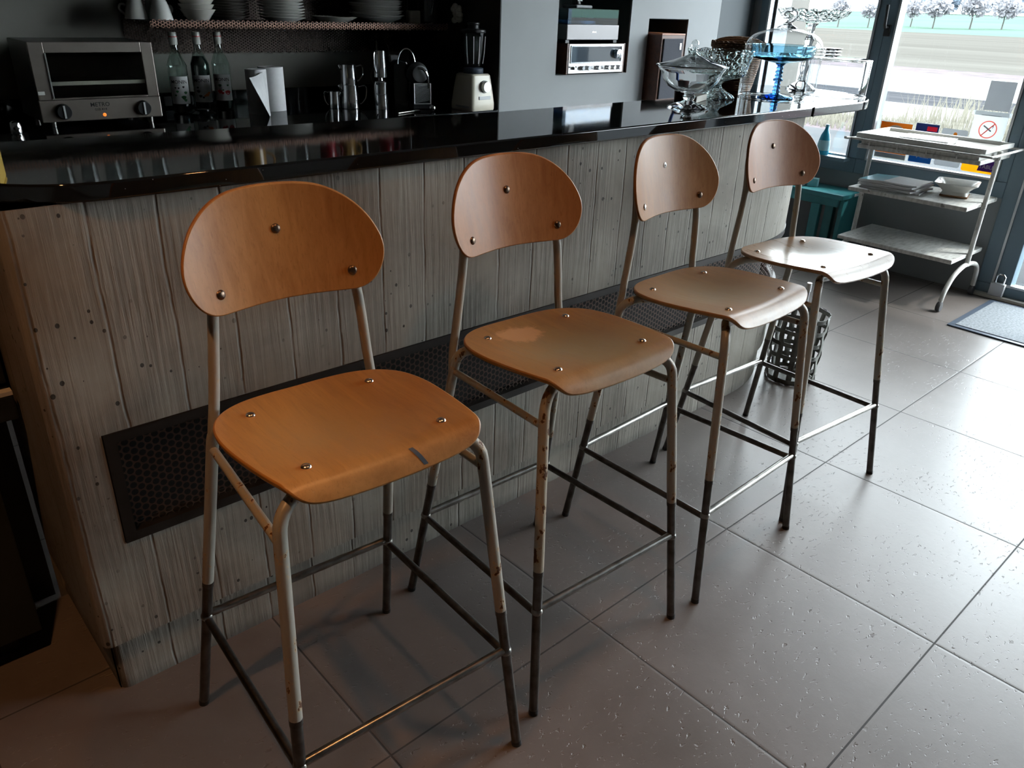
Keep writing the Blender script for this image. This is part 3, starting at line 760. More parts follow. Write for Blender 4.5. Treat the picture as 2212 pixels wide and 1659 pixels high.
# yellow box at the left end
t = T('yellow_box', 'yellow carton at the left end of the bar top', 'box', -.325, .85)
G().box((-.042, -.075, 0), (.042, .075, .055), -.25).obj('carton', 'yellow', t, False, .003)
G().box((-.0425, -.0755, .056), (.0425, .0755, .062), -.25).obj('carton_lid', 'yellow', t, False, .002)

# ============================================================== hi-fi in the niche
HS = 1.1296
def hifi(t): t.scale = (HS, HS, HS)
t = thing('stereo_receiver', 'silver-faced stereo receiver with walnut sides, bottom of the niche stack', 'receiver', (2.7687, 2.075, 1.0731)); hifi(t)
G().box((-.190, .006, 0), (.190, .30, .128)).obj('case', 'black', t, False, .003)
G().box((-.202, .002, 0), (-.190, .30, .132)).obj('side_cheek', 'walnut', t, False, .002); G().box((.190, .002, 0), (.202, .30, .132)).obj('side_cheek', 'walnut', t, False, .002)
fp = G().box((-.190, 0, .003), (.190, .007, .129)).obj('faceplate', 'silver', t, False, .002)
fr = G(); a0, a1, b0, b1 = -.176, .170, .052, .118
for q in (((a0-.005, -.004, b0-.005), (a1+.005, 0, b0)), ((a0-.005, -.004, b1), (a1+.005, 0, b1+.005)), ((a0-.005, -.004, b0), (a0, 0, b1)), ((a1, -.004, b0), (a1+.005, 0, b1))): fr.box(*q)
fr.obj('dial_bezel', 'chrome', fp, False)
G().box((a0, -.001, b0), (a1, .001, b1)).obj('dial_window', 'dialglass', fp, False)
def knob(name, x, z, r, h, mat, par, y=0):
    l = G().lathe([(r*1.05, 0), (r, h*.2), (r*.95, h), (r*.85, h+.001), (.001, h+.001)], 24, caps=False)
    return G().add(l.v, l.f, lambda p: (x+p[0], y-p[2], z+p[1])).obj(name, mat, par)
knob('tuning_knob', .135, .086, .021, .022, 'chrome', t)
for x in (-.105, -.065, .005, .075, .115, .155): knob('knob', x, .026, .0105, .018, 'chrome', t)
lv = G()
for x in (-.162, -.035, .04): lv.box((x-.003, -.014, .020), (x+.003, 0, .034))
lv.obj('lever_switch', 'chrome', t, False, .001)
bt = G(); 
for x in (-.182, -.14, -.02, .0551, .178): bt.box((x-.003, -.004, .029), (x+.003, 0, .035))
bt.obj('push_button', 'black', t, False)
G().box((-.18, -.0006, .1245), (-.155, 0, .1265)).obj('badge', 'grey', t, False)
t = thing('turntable', 'grey record player with blue-tinted dust cover, on top of the receiver', 'turntable', (2.765, 2.108, 1.2275)); hifi(t)
G().box((-.178, 0, .008), (.178, .30, .073)).obj('plinth', plain('mauve_grey_metal', rgb(.23, .22, .225), .4, .3), t, False, .003)
for x in (-.165, .165):
    for y in (.02, .28): G().box((x-.012, y-.012, -.0045), (x+.012, y+.012, .008)).obj('foot', 'black', t, False)
G().box((-.012, -.0012, .039), (.018, 0, .045)).obj('badge', 'chrome', t, False)
cv = G(); th_ = .003; ax, ay, z0, z1 = .172, .293, .0745, .136
for q in (((-ax, .004, z0), (ax, .004+th_, z1)), ((-ax, ay-th_, z0), (ax, ay, z1)), ((-ax, .004+th_, z0), (-ax+th_, ay-th_, z1)), ((ax-th_, .004+th_, z0), (ax, ay-th_, z1)), ((-ax, .004, z1), (ax, ay, z1+th_))): cv.box(*q)
cv.obj('dust_cover', 'acrylic', t, False)
G().lathe([(.001, .0735), (.135, .0735), (.138, .078), (.138, .088), (.001, .089)], 48, c=(-.03, .15, 0), caps=False).obj('platter', 'silver', t)
G().tube([(.125, .24, .098), (.128, .12, .10), (.085, .07, .098)], .005, 8).obj('tonearm', 'chrome', t)
t = thing('cordless_phone', 'grey cordless phone handset standing in its cradle on the record player', 'phone', (2.77, 2.25, 1.3862)); hifi(t)
G().box((-.05, -.05, 0), (.06, .045, .014)).obj('cradle', 'grey', t, False, .005)
G().tube([(0, .0, .012), (.0, .012, .06), (0, .03, .16)], [.022, .023, .021], 14).obj('handset', 'black', t)
kp = G()
for r_ in range(4):
    for c_ in range(3): kp.box((-.015+c_*.011, -.022+r_*.0045, .03+r_*.014), (-.007+c_*.011, -.018+r_*.0045, .038+r_*.014))
kp.obj('keypad', 'ltgrey', t, False)
t = thing('loudspeaker', 'walnut bookshelf loudspeaker with dark cloth front in the small wall niche', 'speaker', (3.325, 2.005, .9146)); hifi(t)
G().box((-.095, 0, 0), (.095, .27, .318)).obj('cabinet', 'walnut', t, False, .003)
G().box((-.0955, -.001, .311), (.0955, .27, .3185)).obj('top_edge', 'walnut_top', t, False, .002)
G().box((-.082, -.008, .008), (.072, 0, .296)).obj('grille_cloth', 'cloth', t, False, .003)
G().box((.045, -.0105, .245), (.058, -.008, .275)).obj('badge', 'silver', t, False)

# ============================================================== kitchen alcove
ZK = .92
t = thing('back_cabinet', 'dark base cabinets along the kitchen wall behind the bar', 'cabinet', (.8, 2.47, 0))
G().box((-1.9, -.33, 0.08), (1.29, .36, .88)).obj('carcass', 'darkpanel', t, False)
for k in range(5):
    x = -1.88+k*.63; d = G().box((x, -.35, .10), (x+.61, -.331, .86)).obj('door', 'darkpanel', t, False, .003)
    G().box((x+.2, -.362, .80), (x+.41, -.351, .812)).obj('handle', 'steel_dark', d, False)
G().box((-1.9, -.28, 0), (1.29, .36, .08)).obj('plinth', 'blackpaint', t, False)
t = thing('back_worktop', 'glossy black granite worktop along the kitchen wall', 'worktop', (.8, 2.46, ZK-.04))
G().box((-1.95, -.36, 0), (1.297, .385, .04)).obj('slab', 'granite', t, False, .003)
G().box((-1.95, .365, .0405), (1.297, .385, .105)).obj('upstand', 'granite', t, False, .002)
G().box((-.06, .355, .05), (.07, .3645, .09)).obj('socket', 'grey', t, False, .003)

# oven
t = thing('toaster_oven', 'stainless countertop grill oven with two black knobs at the left of the back worktop', 'oven', (.365, 2.41, ZK+.0005), -.02)
w2_ = .213
g = G(); hz = .295
g.box((-w2_, .015, .022), (-w2_+.012, .32, hz)); g.box((w2_-.012, .015, .022), (w2_, .32, hz)); g.box((-w2_, .015, hz-.012), (w2_, .32, hz)); g.box((-w2_, .015, .022), (w2_, .32, .034)); g.box((-w2_, .308, .034), (w2_, .32, hz-.012))
g.obj('casing', plain('oven_casing', rgb(.16, .155, .145), .35, .8), t, False, .004)
M['oven'] = plain('brushed_oven_steel', rgb(.30, .265, .235), .38, .8, var=.08, vs=12)
g = G(); g.box((-w2_-.002, 0, .022), (w2_+.002, .015, .098)); pn_ = g.obj('control_panel', 'oven', t, False, .003)
g = G(); g.box((-w2_, 0, .099), (-w2_+.05, .014, hz)); g.box((w2_-.042, 0, .099), (w2_, .014, hz)); g.box((-w2_+.05, 0, hz-.036), (w2_-.042, .014, hz)); g.box((-w2_+.05, 0, .099), (w2_-.042, .014, .105))
dr = g.obj('door', 'oven', t, False, .002)
G().box((-w2_+.05, .006, .105), (w2_-.042, .010, hz-.036)).obj('door_glass', glass_thin('oven_glass', (.85, .85, .82, 1), 1.0), dr, False)
G().tube([(-w2_+.05, -.002, .104), (-w2_+.05, -.002, hz-.036)], .003, 6).obj('door_edge', 'silver', dr)
g = G()
for zz_ in (.15, .155):
    for k in range(16): pass
for k in range(22): g.tube([(-w2_+.02, .03+k*.012, .152), (w2_-.02, .03+k*.012, .152)], .0016, 5)
g.obj('rack', 'chrome', t, False); G().box((-w2_+.016, .0165, .146), (w2_-.016, .023, .160)).obj('rack_front', 'white', t, False, .002)  # front bar in white: the highlight on it is put into the colour
for x in (-.14, .145):
    l = G().lathe([(.028, 0), (.027, .012), (.024, .018), (.001, .018)], 28, caps=False)
    k_ = G().add(l.v, l.f, lambda p: (x+p[0], -p[2], .058+p[1])).obj('knob', 'black', pn_)
    G().box((x-.003, -.022, .036), (x+.003, -.0175, .080), 0).obj('pointer', 'ltgrey', k_, False)
l = G().lathe([(.0065, 0), (.006, .003), (.003, .005), (.001, .005)], 16, caps=False)
G().add(l.v, l.f, lambda p: (.0+p[0], -p[2], .040+p[1])).obj('pilot_lamp', emit('amber_lamp', (1, .25, .03, 1), 1.2), pn_)
tx = G().text('METRO', .021, lambda p: (p[0]-.01, -.0006, .077+p[1])); tx.text('GSB 4+4', .012, lambda p: (p[0]-.01, -.0006, .060+p[1]))
tx.obj('lettering', 'black', pn_, False)
for x in (-.175, .175):
    for y in (.03, .29): G().lathe([(.009, 0), (.011, .022)], 12, c=(x, y, 0)).obj('foot', 'steel', t)
G().box((-w2_+.002, -.0012, .118), (-w2_+.024, 0, .130)).obj('sticker', 'white', dr, False)
tag(G().lathe([(.001,0),(.018,0),(.021,.02),(.016,.036),(.008,.042),(.001,.043)], 20, caps=False).obj('pepper_shaker', 'chrome', None, loc=(.048, 2.36, ZK+.0005)), 'small shiny metal shaker on the back worktop left of the oven', 'shaker')

# syrup bottles
def bottle(i, x, y, label, prints):
    t = thing('syrup_bottle', label, 'bottle', (x, y, ZK+.0005), 0, 'syrup bottles beside the oven')
    r = .040
    pr = [(.001,.003),(.034,.0),(r,.006),(r,.175),(.0395,.185),(.041,.19),(.038,.198),(.028,.222),(.019,.242),(.0145,.262),(.0138,.285),(.001,.285)]
    gl = G().lathe(pr, 36, caps=False).obj('glass_body', 'bottle', t)
    lv_ = (.050, .215, .040)[i]
    prl = [(.001,.005),(.0355,.006),(.0375,.010),(.0375,min(lv_,.17))]+([(.036,.195),(.022,.225),(.001,.226)] if lv_ > .2 else [(.001,min(lv_,.17))])
    G().lathe(prl, 32, caps=False).obj('syrup', 'syrup', t)
    G().lathe([(.0155,.272),(.0165,.275),(.0165,.300),(.0160,.318),(.015,.321),(.001,.321)], 24, caps=False).obj('cap', 'white', t)
    G().lathe([(.0170,.302),(.0170,.305)], 24, caps=False).obj('cap_band', 'red', t)
    yaw_ = math.atan2(-.951-y, -.587-x)
    def wrap(rr): return lambda p: (rr*math.cos(yaw_+p[0]/rr), rr*math.sin(yaw_+p[0]/rr), p[1])
    nl = 14; aw = 1.05; g = G()
    for k in range(nl+1):
        a = yaw_-aw+2*aw*k/nl
        for z in (.040, .150): g.v.append(((r+.0006)*math.cos(a), (r+.0006)*math.sin(a), z))
    g.f = [(2*k, 2*k+2, 2*k+3, 2*k+1) for k in range(nl)]
    lb = g.obj('label', 'paper', t)
    G().text('MONIN', .0200, lambda p: wrap(r+.0010)((p[0], .128+p[1]))).obj('lettering', 'black', lb, False)
    for name, mat, blobs in prints:
        g = G()
        for bx, bz, br in blobs:
            n_ = 12; o = len(g.v)
            for k in range(n_):
                a = 2*PI*k/n_; g.v.append(wrap(r+.0011)((bx+br*(1+.25*math.sin(3*a))*math.cos(a), bz+br*.8*math.sin(a))))
            g.f.append(tuple(range(o, o+n_)))
        g.obj(name, mat, lb, False)
M['leafgreen'] = plain('leaf_print', rgb(.05, .20, .08), .6)
M['orangep'] = plain('orange_print', rgb(.75, .25, .04), .6)
bottle(0, .752, 2.645, 'leftmost syrup bottle, label with green leaf print', [('print_leaves', 'leafgreen', [(.012,.066,.010),(.022,.085,.007),(.018,.055,.007),(-.012,.09,.006),(-.02,.075,.005)]), ('print_stalks', 'black', [(-.005,.104,.004),(.015,.108,.005),(-.018,.105,.004)])])
bottle(1, .860, 2.668, 'middle syrup bottle, dark to the neck, label with vanilla and orange print', [('print_pods', 'black', [(-.018,.085,.008),(-.012,.065,.007),(-.02,.10,.005),(0,.06,.005)]), ('print_flowers', 'orangep', [(.018,.07,.008),(.026,.078,.006),(.008,.066,.005)])])
bottle(2, .962, 2.69, 'rightmost syrup bottle, label with red strawberry print', [('print_fruit', 'red', [(-.014,.078,.010),(.020,.074,.012),(-.003,.072,.006)]), ('print_leaves', 'leafgreen', [(-.012,.104,.007),(.022,.104,.005),(0,.085,.004)])])
tag(G().lathe([(.001,0),(.05,0),(.052,.008),(.03,.018),(.03,.024),(.001,.026)], 28, caps=False).obj('bottle_opener_tray', 'blackg', None, loc=(.80, 2.54, ZK+.0005)), 'small black lid lying in front of the syrup bottles', 'lid')

# kitchen rolls
def roll(x, y, r, h): return G().lathe([(.018,0),(r,0),(r,h),(.018,h),(.018,0)], 40, c=(0,0,0), caps=False)
t = thing('kitchen_roll', 'white paper towel roll standing at the back of the pair', 'paper roll', (1.135, 2.56, ZK+.0005), 0, 'paper towel rolls')
roll(0, 0, .055, .185).obj('roll', 'paper', t); G().tube([(0,0,0),(0,0,.184)], .0175, 16).obj('core', 'beige', t)
t = thing('kitchen_roll', 'white paper towel roll in front, its loose sheet hanging forward', 'paper roll', (1.035, 2.50, ZK+.0005), 0, 'paper towel rolls')
roll(0, 0, .045, .182).obj('roll', 'paper', t); G().tube([(0,0,0),(0,0,.181)], .0175, 16).obj('core', 'beige', t)
g = G(); n_ = 10
for k in range(n_+1):
    s_ = k/n_
    x0 = .030-.13*s_; y0 = -.046-.10*s_+.05*s_*s_
    x1 = -.045-.045*s_; y1 = -.03-.13*s_+.05*s_*s_
    g.v += [(.044-.06*s_, -.012-.15*s_+.03*s_*s_, .001+.0*s_), (.036-.135*s_, -.02-.125*s_, .181-.03*s_*(1-s_)-.02*s_)]
g.f = [(2*k, 2*k+2, 2*k+3, 2*k+1) for k in range(n_)]
o = g.obj('loose_sheet', 'paper', t)
sm = o.modifiers.new('thickness', 'SOLIDIFY'); sm.thickness = .0008

# steel jugs and pots
def jug(name, label, x, y, r, h, rz, lidded=False, spout=True, z=ZK+.0005, tilt=0):
    t = thing(name, label, 'jug', (x, y, z), rz, 'steel jugs and pots on the back worktop')
    pr = [(.001,0),(r*.98,0),(r,.005),(r*.96,h*.4),(r*.90,h*.8),(r*.90,h),(r*.86,h),(r*.86,h*.8),(r*.92,h*.4),(r*.95,.008),(.001,.006)]
    if lidded: pr = [(.001,0),(r,0),(r,.004),(r*.93,h*.49),(r*.98,h*.50),(r*.98,h*.53),(r*.92,h*.55),(r*.97,h*.95),(r*.88,h*.985),(.012,h),(.010,h+.012),(.001,h+.014)]
    G().lathe(pr, 32, caps=False).obj('body', 'chrome', t, True)
    hp = [(r*.8,0,h*.88),(r*1.5,0,h*.95),(r*1.75,0,h*.8),(r*1.65,0,h*.45),(r*1.2,0,h*.2),(r*.95,0,h*.18)]
    G().tube(crom(hp, 4, False), .0035 if not lidded else .005, 8).obj('handle', 'chrome' if not lidded else 'black', t)
    if spout: G().tube([(-r*.78,0,h*.80),(-r*1.05,0,h*.95),(-r*1.15,0,h*1.0)], [.012,.008,.005], 10).obj('spout', 'chrome', t)
    return t
jug('milk_jug', 'small steel milk jug, leftmost of the shiny jugs', 1.415, 2.50, .028, .075, 2.2)
jug('milk_jug', 'wide steel milk jug below the stacked upper jug', 1.485, 2.47, .046, .105, -.3)
jug('milk_jug', 'upper steel jug stacked on the wide milk jug, its curled handle raised', 1.482, 2.47, .040, .088, -.25, z=ZK+.106)
jug('coffee_pot', 'tall slim steel pot standing on the worktop below another pot', 1.60, 2.38, .034, .128, 3.6, True)
jug('coffee_pot', 'upper tall steel pot stacked on the slim pot', 1.60, 2.38, .031, .115, 3.6, False, True, ZK+.1435)

# capsule coffee machine
t = thing('coffee_machine', 'black capsule coffee machine with round head, wire arc handle and silver drip grid', 'coffee machine', (1.715, 2.36, ZK+.0005), -.35)
prf = [(-.035,0),(.045,0),(.045,.17),(.03,.20),(-.02,.215),(-.035,.20)]
g = G(); v_ = [(x, y, z) for y in (.0, .26) for x, z in [(-.048,0),(.03,0),(.03,.19),(.018,.212),(-.03,.218),(-.048,.20)]]
g.add(v_, [(0,1,2,3,4,5),(11,10,9,8,7,6)]+[(i,(i+1)%6,6+(i+1)%6,6+i) for i in range(6)]); g.obj('body', 'blackg', t, False, .006)
l = G().lathe([(.050,0),(.052,.006),(.050,.045),(.036,.055),(.001,.056)], 36, caps=False)
G().add(l.v, l.f, lambda p: (.065+p[0], .02-p[2], .160+p[1])).obj('brew_head', 'black', t)
l = G().lathe([(.037,0),(.038,.004),(.030,.008),(.001,.008)], 32, caps=False)
G().add(l.v, l.f, lambda p: (.075+p[0], -.0355-p[2], .158+p[1])).obj('head_disc', 'grey', t)
G().tube(crom([(.06,-.047,.185),(.085,-.055,.180),(.105,-.055,.150),(.112,-.05,.095)], 5, False), .006, 10).obj('lever', 'chrome', t)
G().tube([(.025+.042*math.cos(a)-.01, -.01, .20+.068*math.sin(a)) for a in [PI*i/18 for i in range(19)]], .003, 8).obj('arc_handle', 'chrome', t)
tr = G().box((.034, -.05, .0), (.125, .12, .022)).obj('drip_tray', 'black', t, False, .003)
g = G(); 
for q in (((.036, -.054, .022), (.042, -.048, .118)), ((.117, -.054, .022), (.123, -.048, .118)), ((.042, -.054, .112), (.117, -.048, .118)), ((.042, -.054, .022), (.117, -.048, .027))): g.box(*q)
g.obj('grid_frame', 'silver', t, False, .002)
g = G()
for k in range(15):
    z0_ = .030+k*.0056; g.tube([(.043, -.052, z0_), (.116, -.052, min(z0_+.012, .112))], .0012, 5)
g.obj('grid', 'ltgrey', t, False)
G().box((.042, -.047, .027), (.117, -.044, .112)).obj('grid_back', 'black', t, False)
G().box((-.046, .05, .2015), (-.01, .09, .235)).obj('water_tank_lid', 'grey', t, False, .003)
# spoon, tea ball and cable
t = thing('steel_spoon', 'flat steel spoon lying in front of the coffee machine', 'spoon', (1.70, 2.235, ZK+.0005), .5)
G().sph((0, 0, .0035), .03, 18, 8, (1, .6, .12)).obj('spoon_bowl', 'steel', t); G().tube([(-.028,0,.004),(-.15,.02,.004)], .003, 8).obj('spoon_handle', 'steel', t)
tag(G().sph((0, 0, .0155), .0155, 20, 12).obj('tea_ball', 'chrome', None, loc=(1.765, 2.195, ZK+.0005)), 'shiny round tea ball on the back worktop near the blender', 'tea ball')
cb = crom([(1.86, 2.80, 1.20), (1.84, 2.78, 1.12), (1.80, 2.77, 1.03), (1.83, 2.76, .985), (1.88, 2.75, 1.04), (1.92, 2.77, 1.13), (1.90, 2.78, 1.19), (1.85, 2.77, 1.12), (1.84, 2.76, 1.0), (1.90, 2.74, 1.09), (1.97, 2.72, 1.10), (2.0, 2.71, 1.03), (1.99, 2.70, .96), (1.95, 2.66, .925)], 5, False)
tag(G().tube(cb, .004, 8).obj('power_cable', plain('grey_cable', rgb(.30, .28, .25), .5), None), 'grey power cable looped against the dark wall left of the blender', 'cable')

# blender
t = thing('kitchen_blender', 'cream blender with round silver knob and glass jug at the right of the back worktop', 'blender', (2.005, 2.185, ZK+.0005), .05)
g = G(); b0_, b1_ = .080, .062
def rr_poly(w, r=.02, n=4):
    p = []
    for cx, cy, a in ((w-r, -w+r, -PI/2), (w-r, w-r, 0), (-w+r, w-r, PI/2), (-w+r, -w+r, PI)): p += arc(cx, cy, r, a, a+PI/2, n)
    return p
lv_ = [(.078, 0), (.080, .006), (.080, .03), (.072, .10), (.064, .158), (.058, .165)]
n_ = None
for w, z in lv_:
    p = rr_poly(w); n_ = len(p); g.v += [(x, y, z) for x, y in p]
g.f += [tuple(range(n_-1, -1, -1)), tuple((len(lv_)-1)*n_+k for k in range(n_))]
for i in range(len(lv_)-1):
    for k in range(n_): g.f.append((i*n_+k, i*n_+(k+1) % n_, (i+1)*n_+(k+1) % n_, (i+1)*n_+k))
g.obj('base', 'cream', t, True, ang=25)
tl_ = math.atan2(.016, .128)
l = G().lathe([(.025,0),(.026,.010),(.023,.020),(.001,.021)], 32, caps=False)
G().add(l.v, l.f, lambda p: (.010+p[0], -.0735-p[2]+.0, .108+p[1])).obj('knob', 'silver', t)
l = G().lathe([(.029,0),(.029,.004)], 32)
G().add(l.v, l.f, lambda p: (.010+p[0], -.0715-p[2], .108+p[1])).obj('knob_ring', 'grey', t)
G().box((-.030, -.0800, .050), (.045, -.0765, .066)).obj('name_plate', 'ltgrey', t, False, .001)
g = G()
for k in range(12): g.box((-.0815, -.06+k*.008, .012), (-.0795, -.056+k*.008, .022))
g.obj('vent_slots', 'grey', t, False)
G().lathe([(.048,.165),(.050,.17),(.050,.187),(.046,.19)], 32).obj('collar', 'navy_rubber', t)
G().lathe([(.040,.190),(.046,.20),(.055,.26),(.060,.345),(.058,.345),(.053,.26),(.044,.202),(.001,.190)], 40, caps=False, mod=lambda r, z, th__, i: (r*(1+.015*math.cos(th__*8)), z)).obj('jug', 'glass_pale', t)
g = G()
for a in (3.4, 4.0, 4.5, 5.2): g.tube([((r_+.0005)*math.cos(a), (r_+.0005)*math.sin(a), z) for r_, z in ((.048,.21),(.055,.26),(.0595,.33))], .002, 6)
g.obj('jug_rib', 'ltgrey', t)
G().tube(crom([(.058,.02,.335),(.085,.03,.33),(.098,.034,.30),(.092,.032,.24),(.072,.026,.215),(.05,.018,.212)], 4, False), .007, 10).obj('jug_handle', 'glass_pale', t)
G().lathe([(.058,.3455),(.060,.350),(.057,.358),(.030,.362),(.026,.364),(.026,.378),(.029,.382),(.029,.388),(.001,.390)], 36, caps=False).obj('lid', 'black', t)

# mesh shelf on the kitchen wall
SZ = 1.288
t = thing('mesh_shelf', 'brown perforated metal shelf on the kitchen wall holding crockery', 'shelf', (1.43, 2.70, SZ))
G().box((-.81, -.208, -.004), (.668, .148, 0)).obj('shelf_board', 'blackpaint', t, False)
def mesh_sheet(x0, x1, z0, z1, pitch, hole, y=None, flat=None, mat='shelfmesh', name='mesh', par=None):
    g = G(); idx = {}
    def P(a, b): return (a, y, b)
    def gv(a, b):
        k = (round(a, 4), round(b, 4))
        if k not in idx: idx[k] = len(g.v); g.v.append(P(a, b))
        return idx[k]
    hx = pitch*math.sqrt(3)/2; Rh = pitch/math.sqrt(3)
    nx = int((x1-x0)/hx); nz = max(1, int((z1-z0)/pitch))
    for i in range(nx):
        for j in range(nz):
            a = x0+i*hx; b = z0+pitch/2+j*pitch+(pitch/2 if i % 2 else 0)
            ou = [gv(a+Rh*math.cos(k*PI/3), b+Rh*math.sin(k*PI/3)) for k in range(6)]
            inn = []
            for k in range(6): inn.append(len(g.v)); g.v.append(P(a+hole*math.cos(k*PI/3), b+hole*math.sin(k*PI/3)))
            for k in range(6): g.f.append((ou[k], ou[(k+1) % 6], inn[(k+1) % 6], inn[k]))
    o = g.obj(name, mat, par, False); m_ = o.modifiers.new('thickness', 'SOLIDIFY'); m_.thickness = .002
    return o
mesh_sheet(-.81, .668, -.026, .006, .0125, .0048, -.2105, name='front_edge', par=t)
M['backmesh'] = mk_mesh_paint('dark_brown_mesh', rgb(.05, .035, .028), rgb(.09, .062, .048))
mesh_sheet(-.80, .665, -.143, .115, .0125, .0040, .140, name='perforated_back', mat='backmesh', par=t)
# crockery on the shelf
def plate_prof(r, h): return [(.001,0),(r*.55,0),(r*.6,.003),(r*.97,h-.003),(r,h),(r*.98,h+.001),(r*.6,.006),(.001,.005)]
ORD = ['lowest','second','third','fourth','fifth','sixth','seventh','eighth','ninth','tenth','eleventh','twelfth','thirteenth']
def stack(name, cat, n, x, y, r, h, step, mat, desc, grp, jit=.004):
    first = None
    for k in range(n):
        if first is None: o = first = G().lathe(plate_prof(r, h), 40, caps=False).obj(name, mat)
        else: o = first.copy(); C.objects.link(o)
        o.location = (x+random.uniform(-jit, jit), y+random.uniform(-jit, jit), SZ+.0005+k*step); o.rotation_euler = (0, 0, random.uniform(0, 6))
        tag(o, f"{ORD[k]+(' from the bottom' if k else '')} {desc}", cat, grp)
S0 = 2.66
stack('bowl', 'bowl', 4, .855, 2.60, .072, .042, .019, 'dimwhite', 'pale bowl of the leftmost stack on the shelf', 'bowls in the leftmost stack')
stack('plate', 'plate', 7, .905, 2.77, .045, .016, .0125, 'dimwhite', 'small cream plate of the stack just right of the bowls', 'small cream plates on the shelf')
stack('plate', 'plate', 9, 1.045, 2.72, .085, .016, .0105, 'darkplate', 'plate of the dark stack in the shelf middle', 'dark stacked plates on the shelf')
stack('plate', 'plate', 8, 1.245, 2.62, .102, .018, .0118, 'white', 'white plate of the neat tall stack in the shelf middle', 'white stacked plates on the shelf')
tag(G().lathe(plate_prof(.105, .024), 48, caps=False).obj('plate', 'dimwhite', None, loc=(1.515, 2.62, SZ+.0005)), 'single shallow plate alone between the two plate stacks', 'plate')
stack('plate', 'plate', 9, 1.765, 2.65, .132, .026, .0105, 'white', 'large plate of the wide stack at the right of the shelf', 'large plates in the right stack', .008)
def cup(label, x, y, rz, up=True):
    t = thing('cup', label, 'cup', (x, y, SZ+.0005), rz, 'white cups at the left of the shelf')
    pr = [(.001,.075),(.022,.075),(.028,.07),(.040,.03),(.046,0),(.043,0),(.037,.03),(.025,.066),(.001,.070)]
    G().lathe(pr, 32, caps=False).obj('body', 'white', t); G().tube(crom([(.036,0,.05),(.055,0,.052),(.062,0,.035),(.043,0,.015)], 4, False), .005, 8).obj('handle', 'white', t)
cup('upturned white cup at the far left of the shelf', .625, 2.66, 2.5); cup('upturned white cup between the far left cup and the bowls', .705, 2.61, .4); cup('upturned white cup behind the other two cups', .735, 2.76, -.4)
tag(G().lathe([(.001,0),(.034,0),(.036,.004),(.036,.055),(.033,.06),(.001,.06)], 28, caps=False).obj('candle', 'beige', None, loc=(1.942, 2.585, SZ+.0005)), 'short beige candle between the large plates and the glass pitcher', 'candle')
t = thing('glass_pitcher', 'glass pitcher at the right end of the shelf', 'pitcher', (2.035, 2.59, SZ+.0005), -1.9)
G().lathe([(.001,0),(.040,0),(.046,.01),(.050,.07),(.046,.13),(.050,.18),(.047,.18),(.043,.13),(.046,.07),(.041,.012),(.001,.008)], 40, caps=False, mod=lambda r, z, th__, i: (r*(1+.02*math.cos(th__*10)), z)).obj('body', 'glass', t)
G().tube(crom([(.05,0,.16),(.08,0,.16),(.088,0,.11),(.05,0,.04)], 4, False), .006, 8).obj('handle', 'glass', t)
t = thing('white_ornament', 'crumpled white paper flower hanging on the dark alcove wall right of the pitcher', 'ornament', (2.078, 2.405, 1.30))
g = G()
for k in range(11):
    a = k*2.4; q = .5+.5*math.sin(k*1.9)
    g.sph((.004*math.sin(k*3.), .024*math.cos(a)*(.6+.4*q), .012+.0062*k), .016+.006*q, 7, 5, (.7, 1, .8))
g.obj('petals', 'dimwhite', t, False)
G().tube([(.01, 0, .06), (.0215, 0, .075)], .002, 6).obj('hook', 'steel', t)

# upper shelf, only its reflection shows in the bar top
SZ2 = 1.43
t = thing('upper_mesh_shelf', 'upper perforated metal shelf of glasses, mirrored in the bar top', 'shelf', (.87, 2.68, SZ2))
G().box((-1.0, -.175, -.004), (1.03, .168, 0)).obj('shelf_board', 'blackpaint', t, False)
mesh_sheet(-1.0, 1.03, -.024, .006, .0125, .0048, -.1775, name='front_edge', par=t)
gp = None
for x in (.22, .31, .40, .49, .58, .80, .89, 1.16, 1.27, 1.62, 1.86):
    if gp is None:
        gp = o = thing('drinking_glass', '', '', (x, 2.56, SZ2+.0005)); G().lathe([(.001,0),(.026,0),(.028,.004),(.035,.10),(.0335,.10),(.026,.008),(.001,.007)], 32, caps=False).obj('glass', 'glass_pale', o)
        G().lathe([(.0352,.098),(.0355,.1005),(.0345,.1015)], 32, caps=False).obj('rim', 'silver', o)
    else: o = copy_tree(gp); o.location = (x, 2.56+.03*math.sin(x*40), SZ2+.0005)
    tag(o, 'plain drinking glass on the upper shelf, mirrored in the bar top', 'glass', 'glasses on the upper shelf')
M['amber'] = plain('amber_glaze', rgb(.45, .26, .08), .2); M['redglaze'] = plain('red_glaze', rgb(.28, .02, .03), .2)
for x, mt, lab in ((1.02, 'amber', 'amber jug with handle on the upper shelf, mirrored in the bar top'), (1.40, 'redglaze', 'first red mug on the upper shelf, mirrored left of the amber mug'), (1.51, 'amber', 'amber mug on the upper shelf, mirrored between two red mugs'), (1.74, 'redglaze', 'second red mug on the upper shelf, mirrored right of the amber mug')):
    t = thing('mug', lab, 'mug', (x, 2.56, SZ2+.0005), -.4, 'mugs on the upper shelf')
    k_ = 1.25 if 'jug' in lab else 1
    G().lathe([(.001,0),(.034*k_,0),(.038*k_,.006),(.040*k_,.09*k_),(.037*k_,.09*k_),(.035*k_,.01),(.001,.008)], 32, caps=False).obj('body', mt, t)
    G().tube(crom([(.037*k_,0,.075*k_),(.062*k_,0,.075*k_),(.066*k_,0,.04*k_),(.038*k_,0,.02*k_)], 4, False), .005, 8).obj('handle', mt, t)

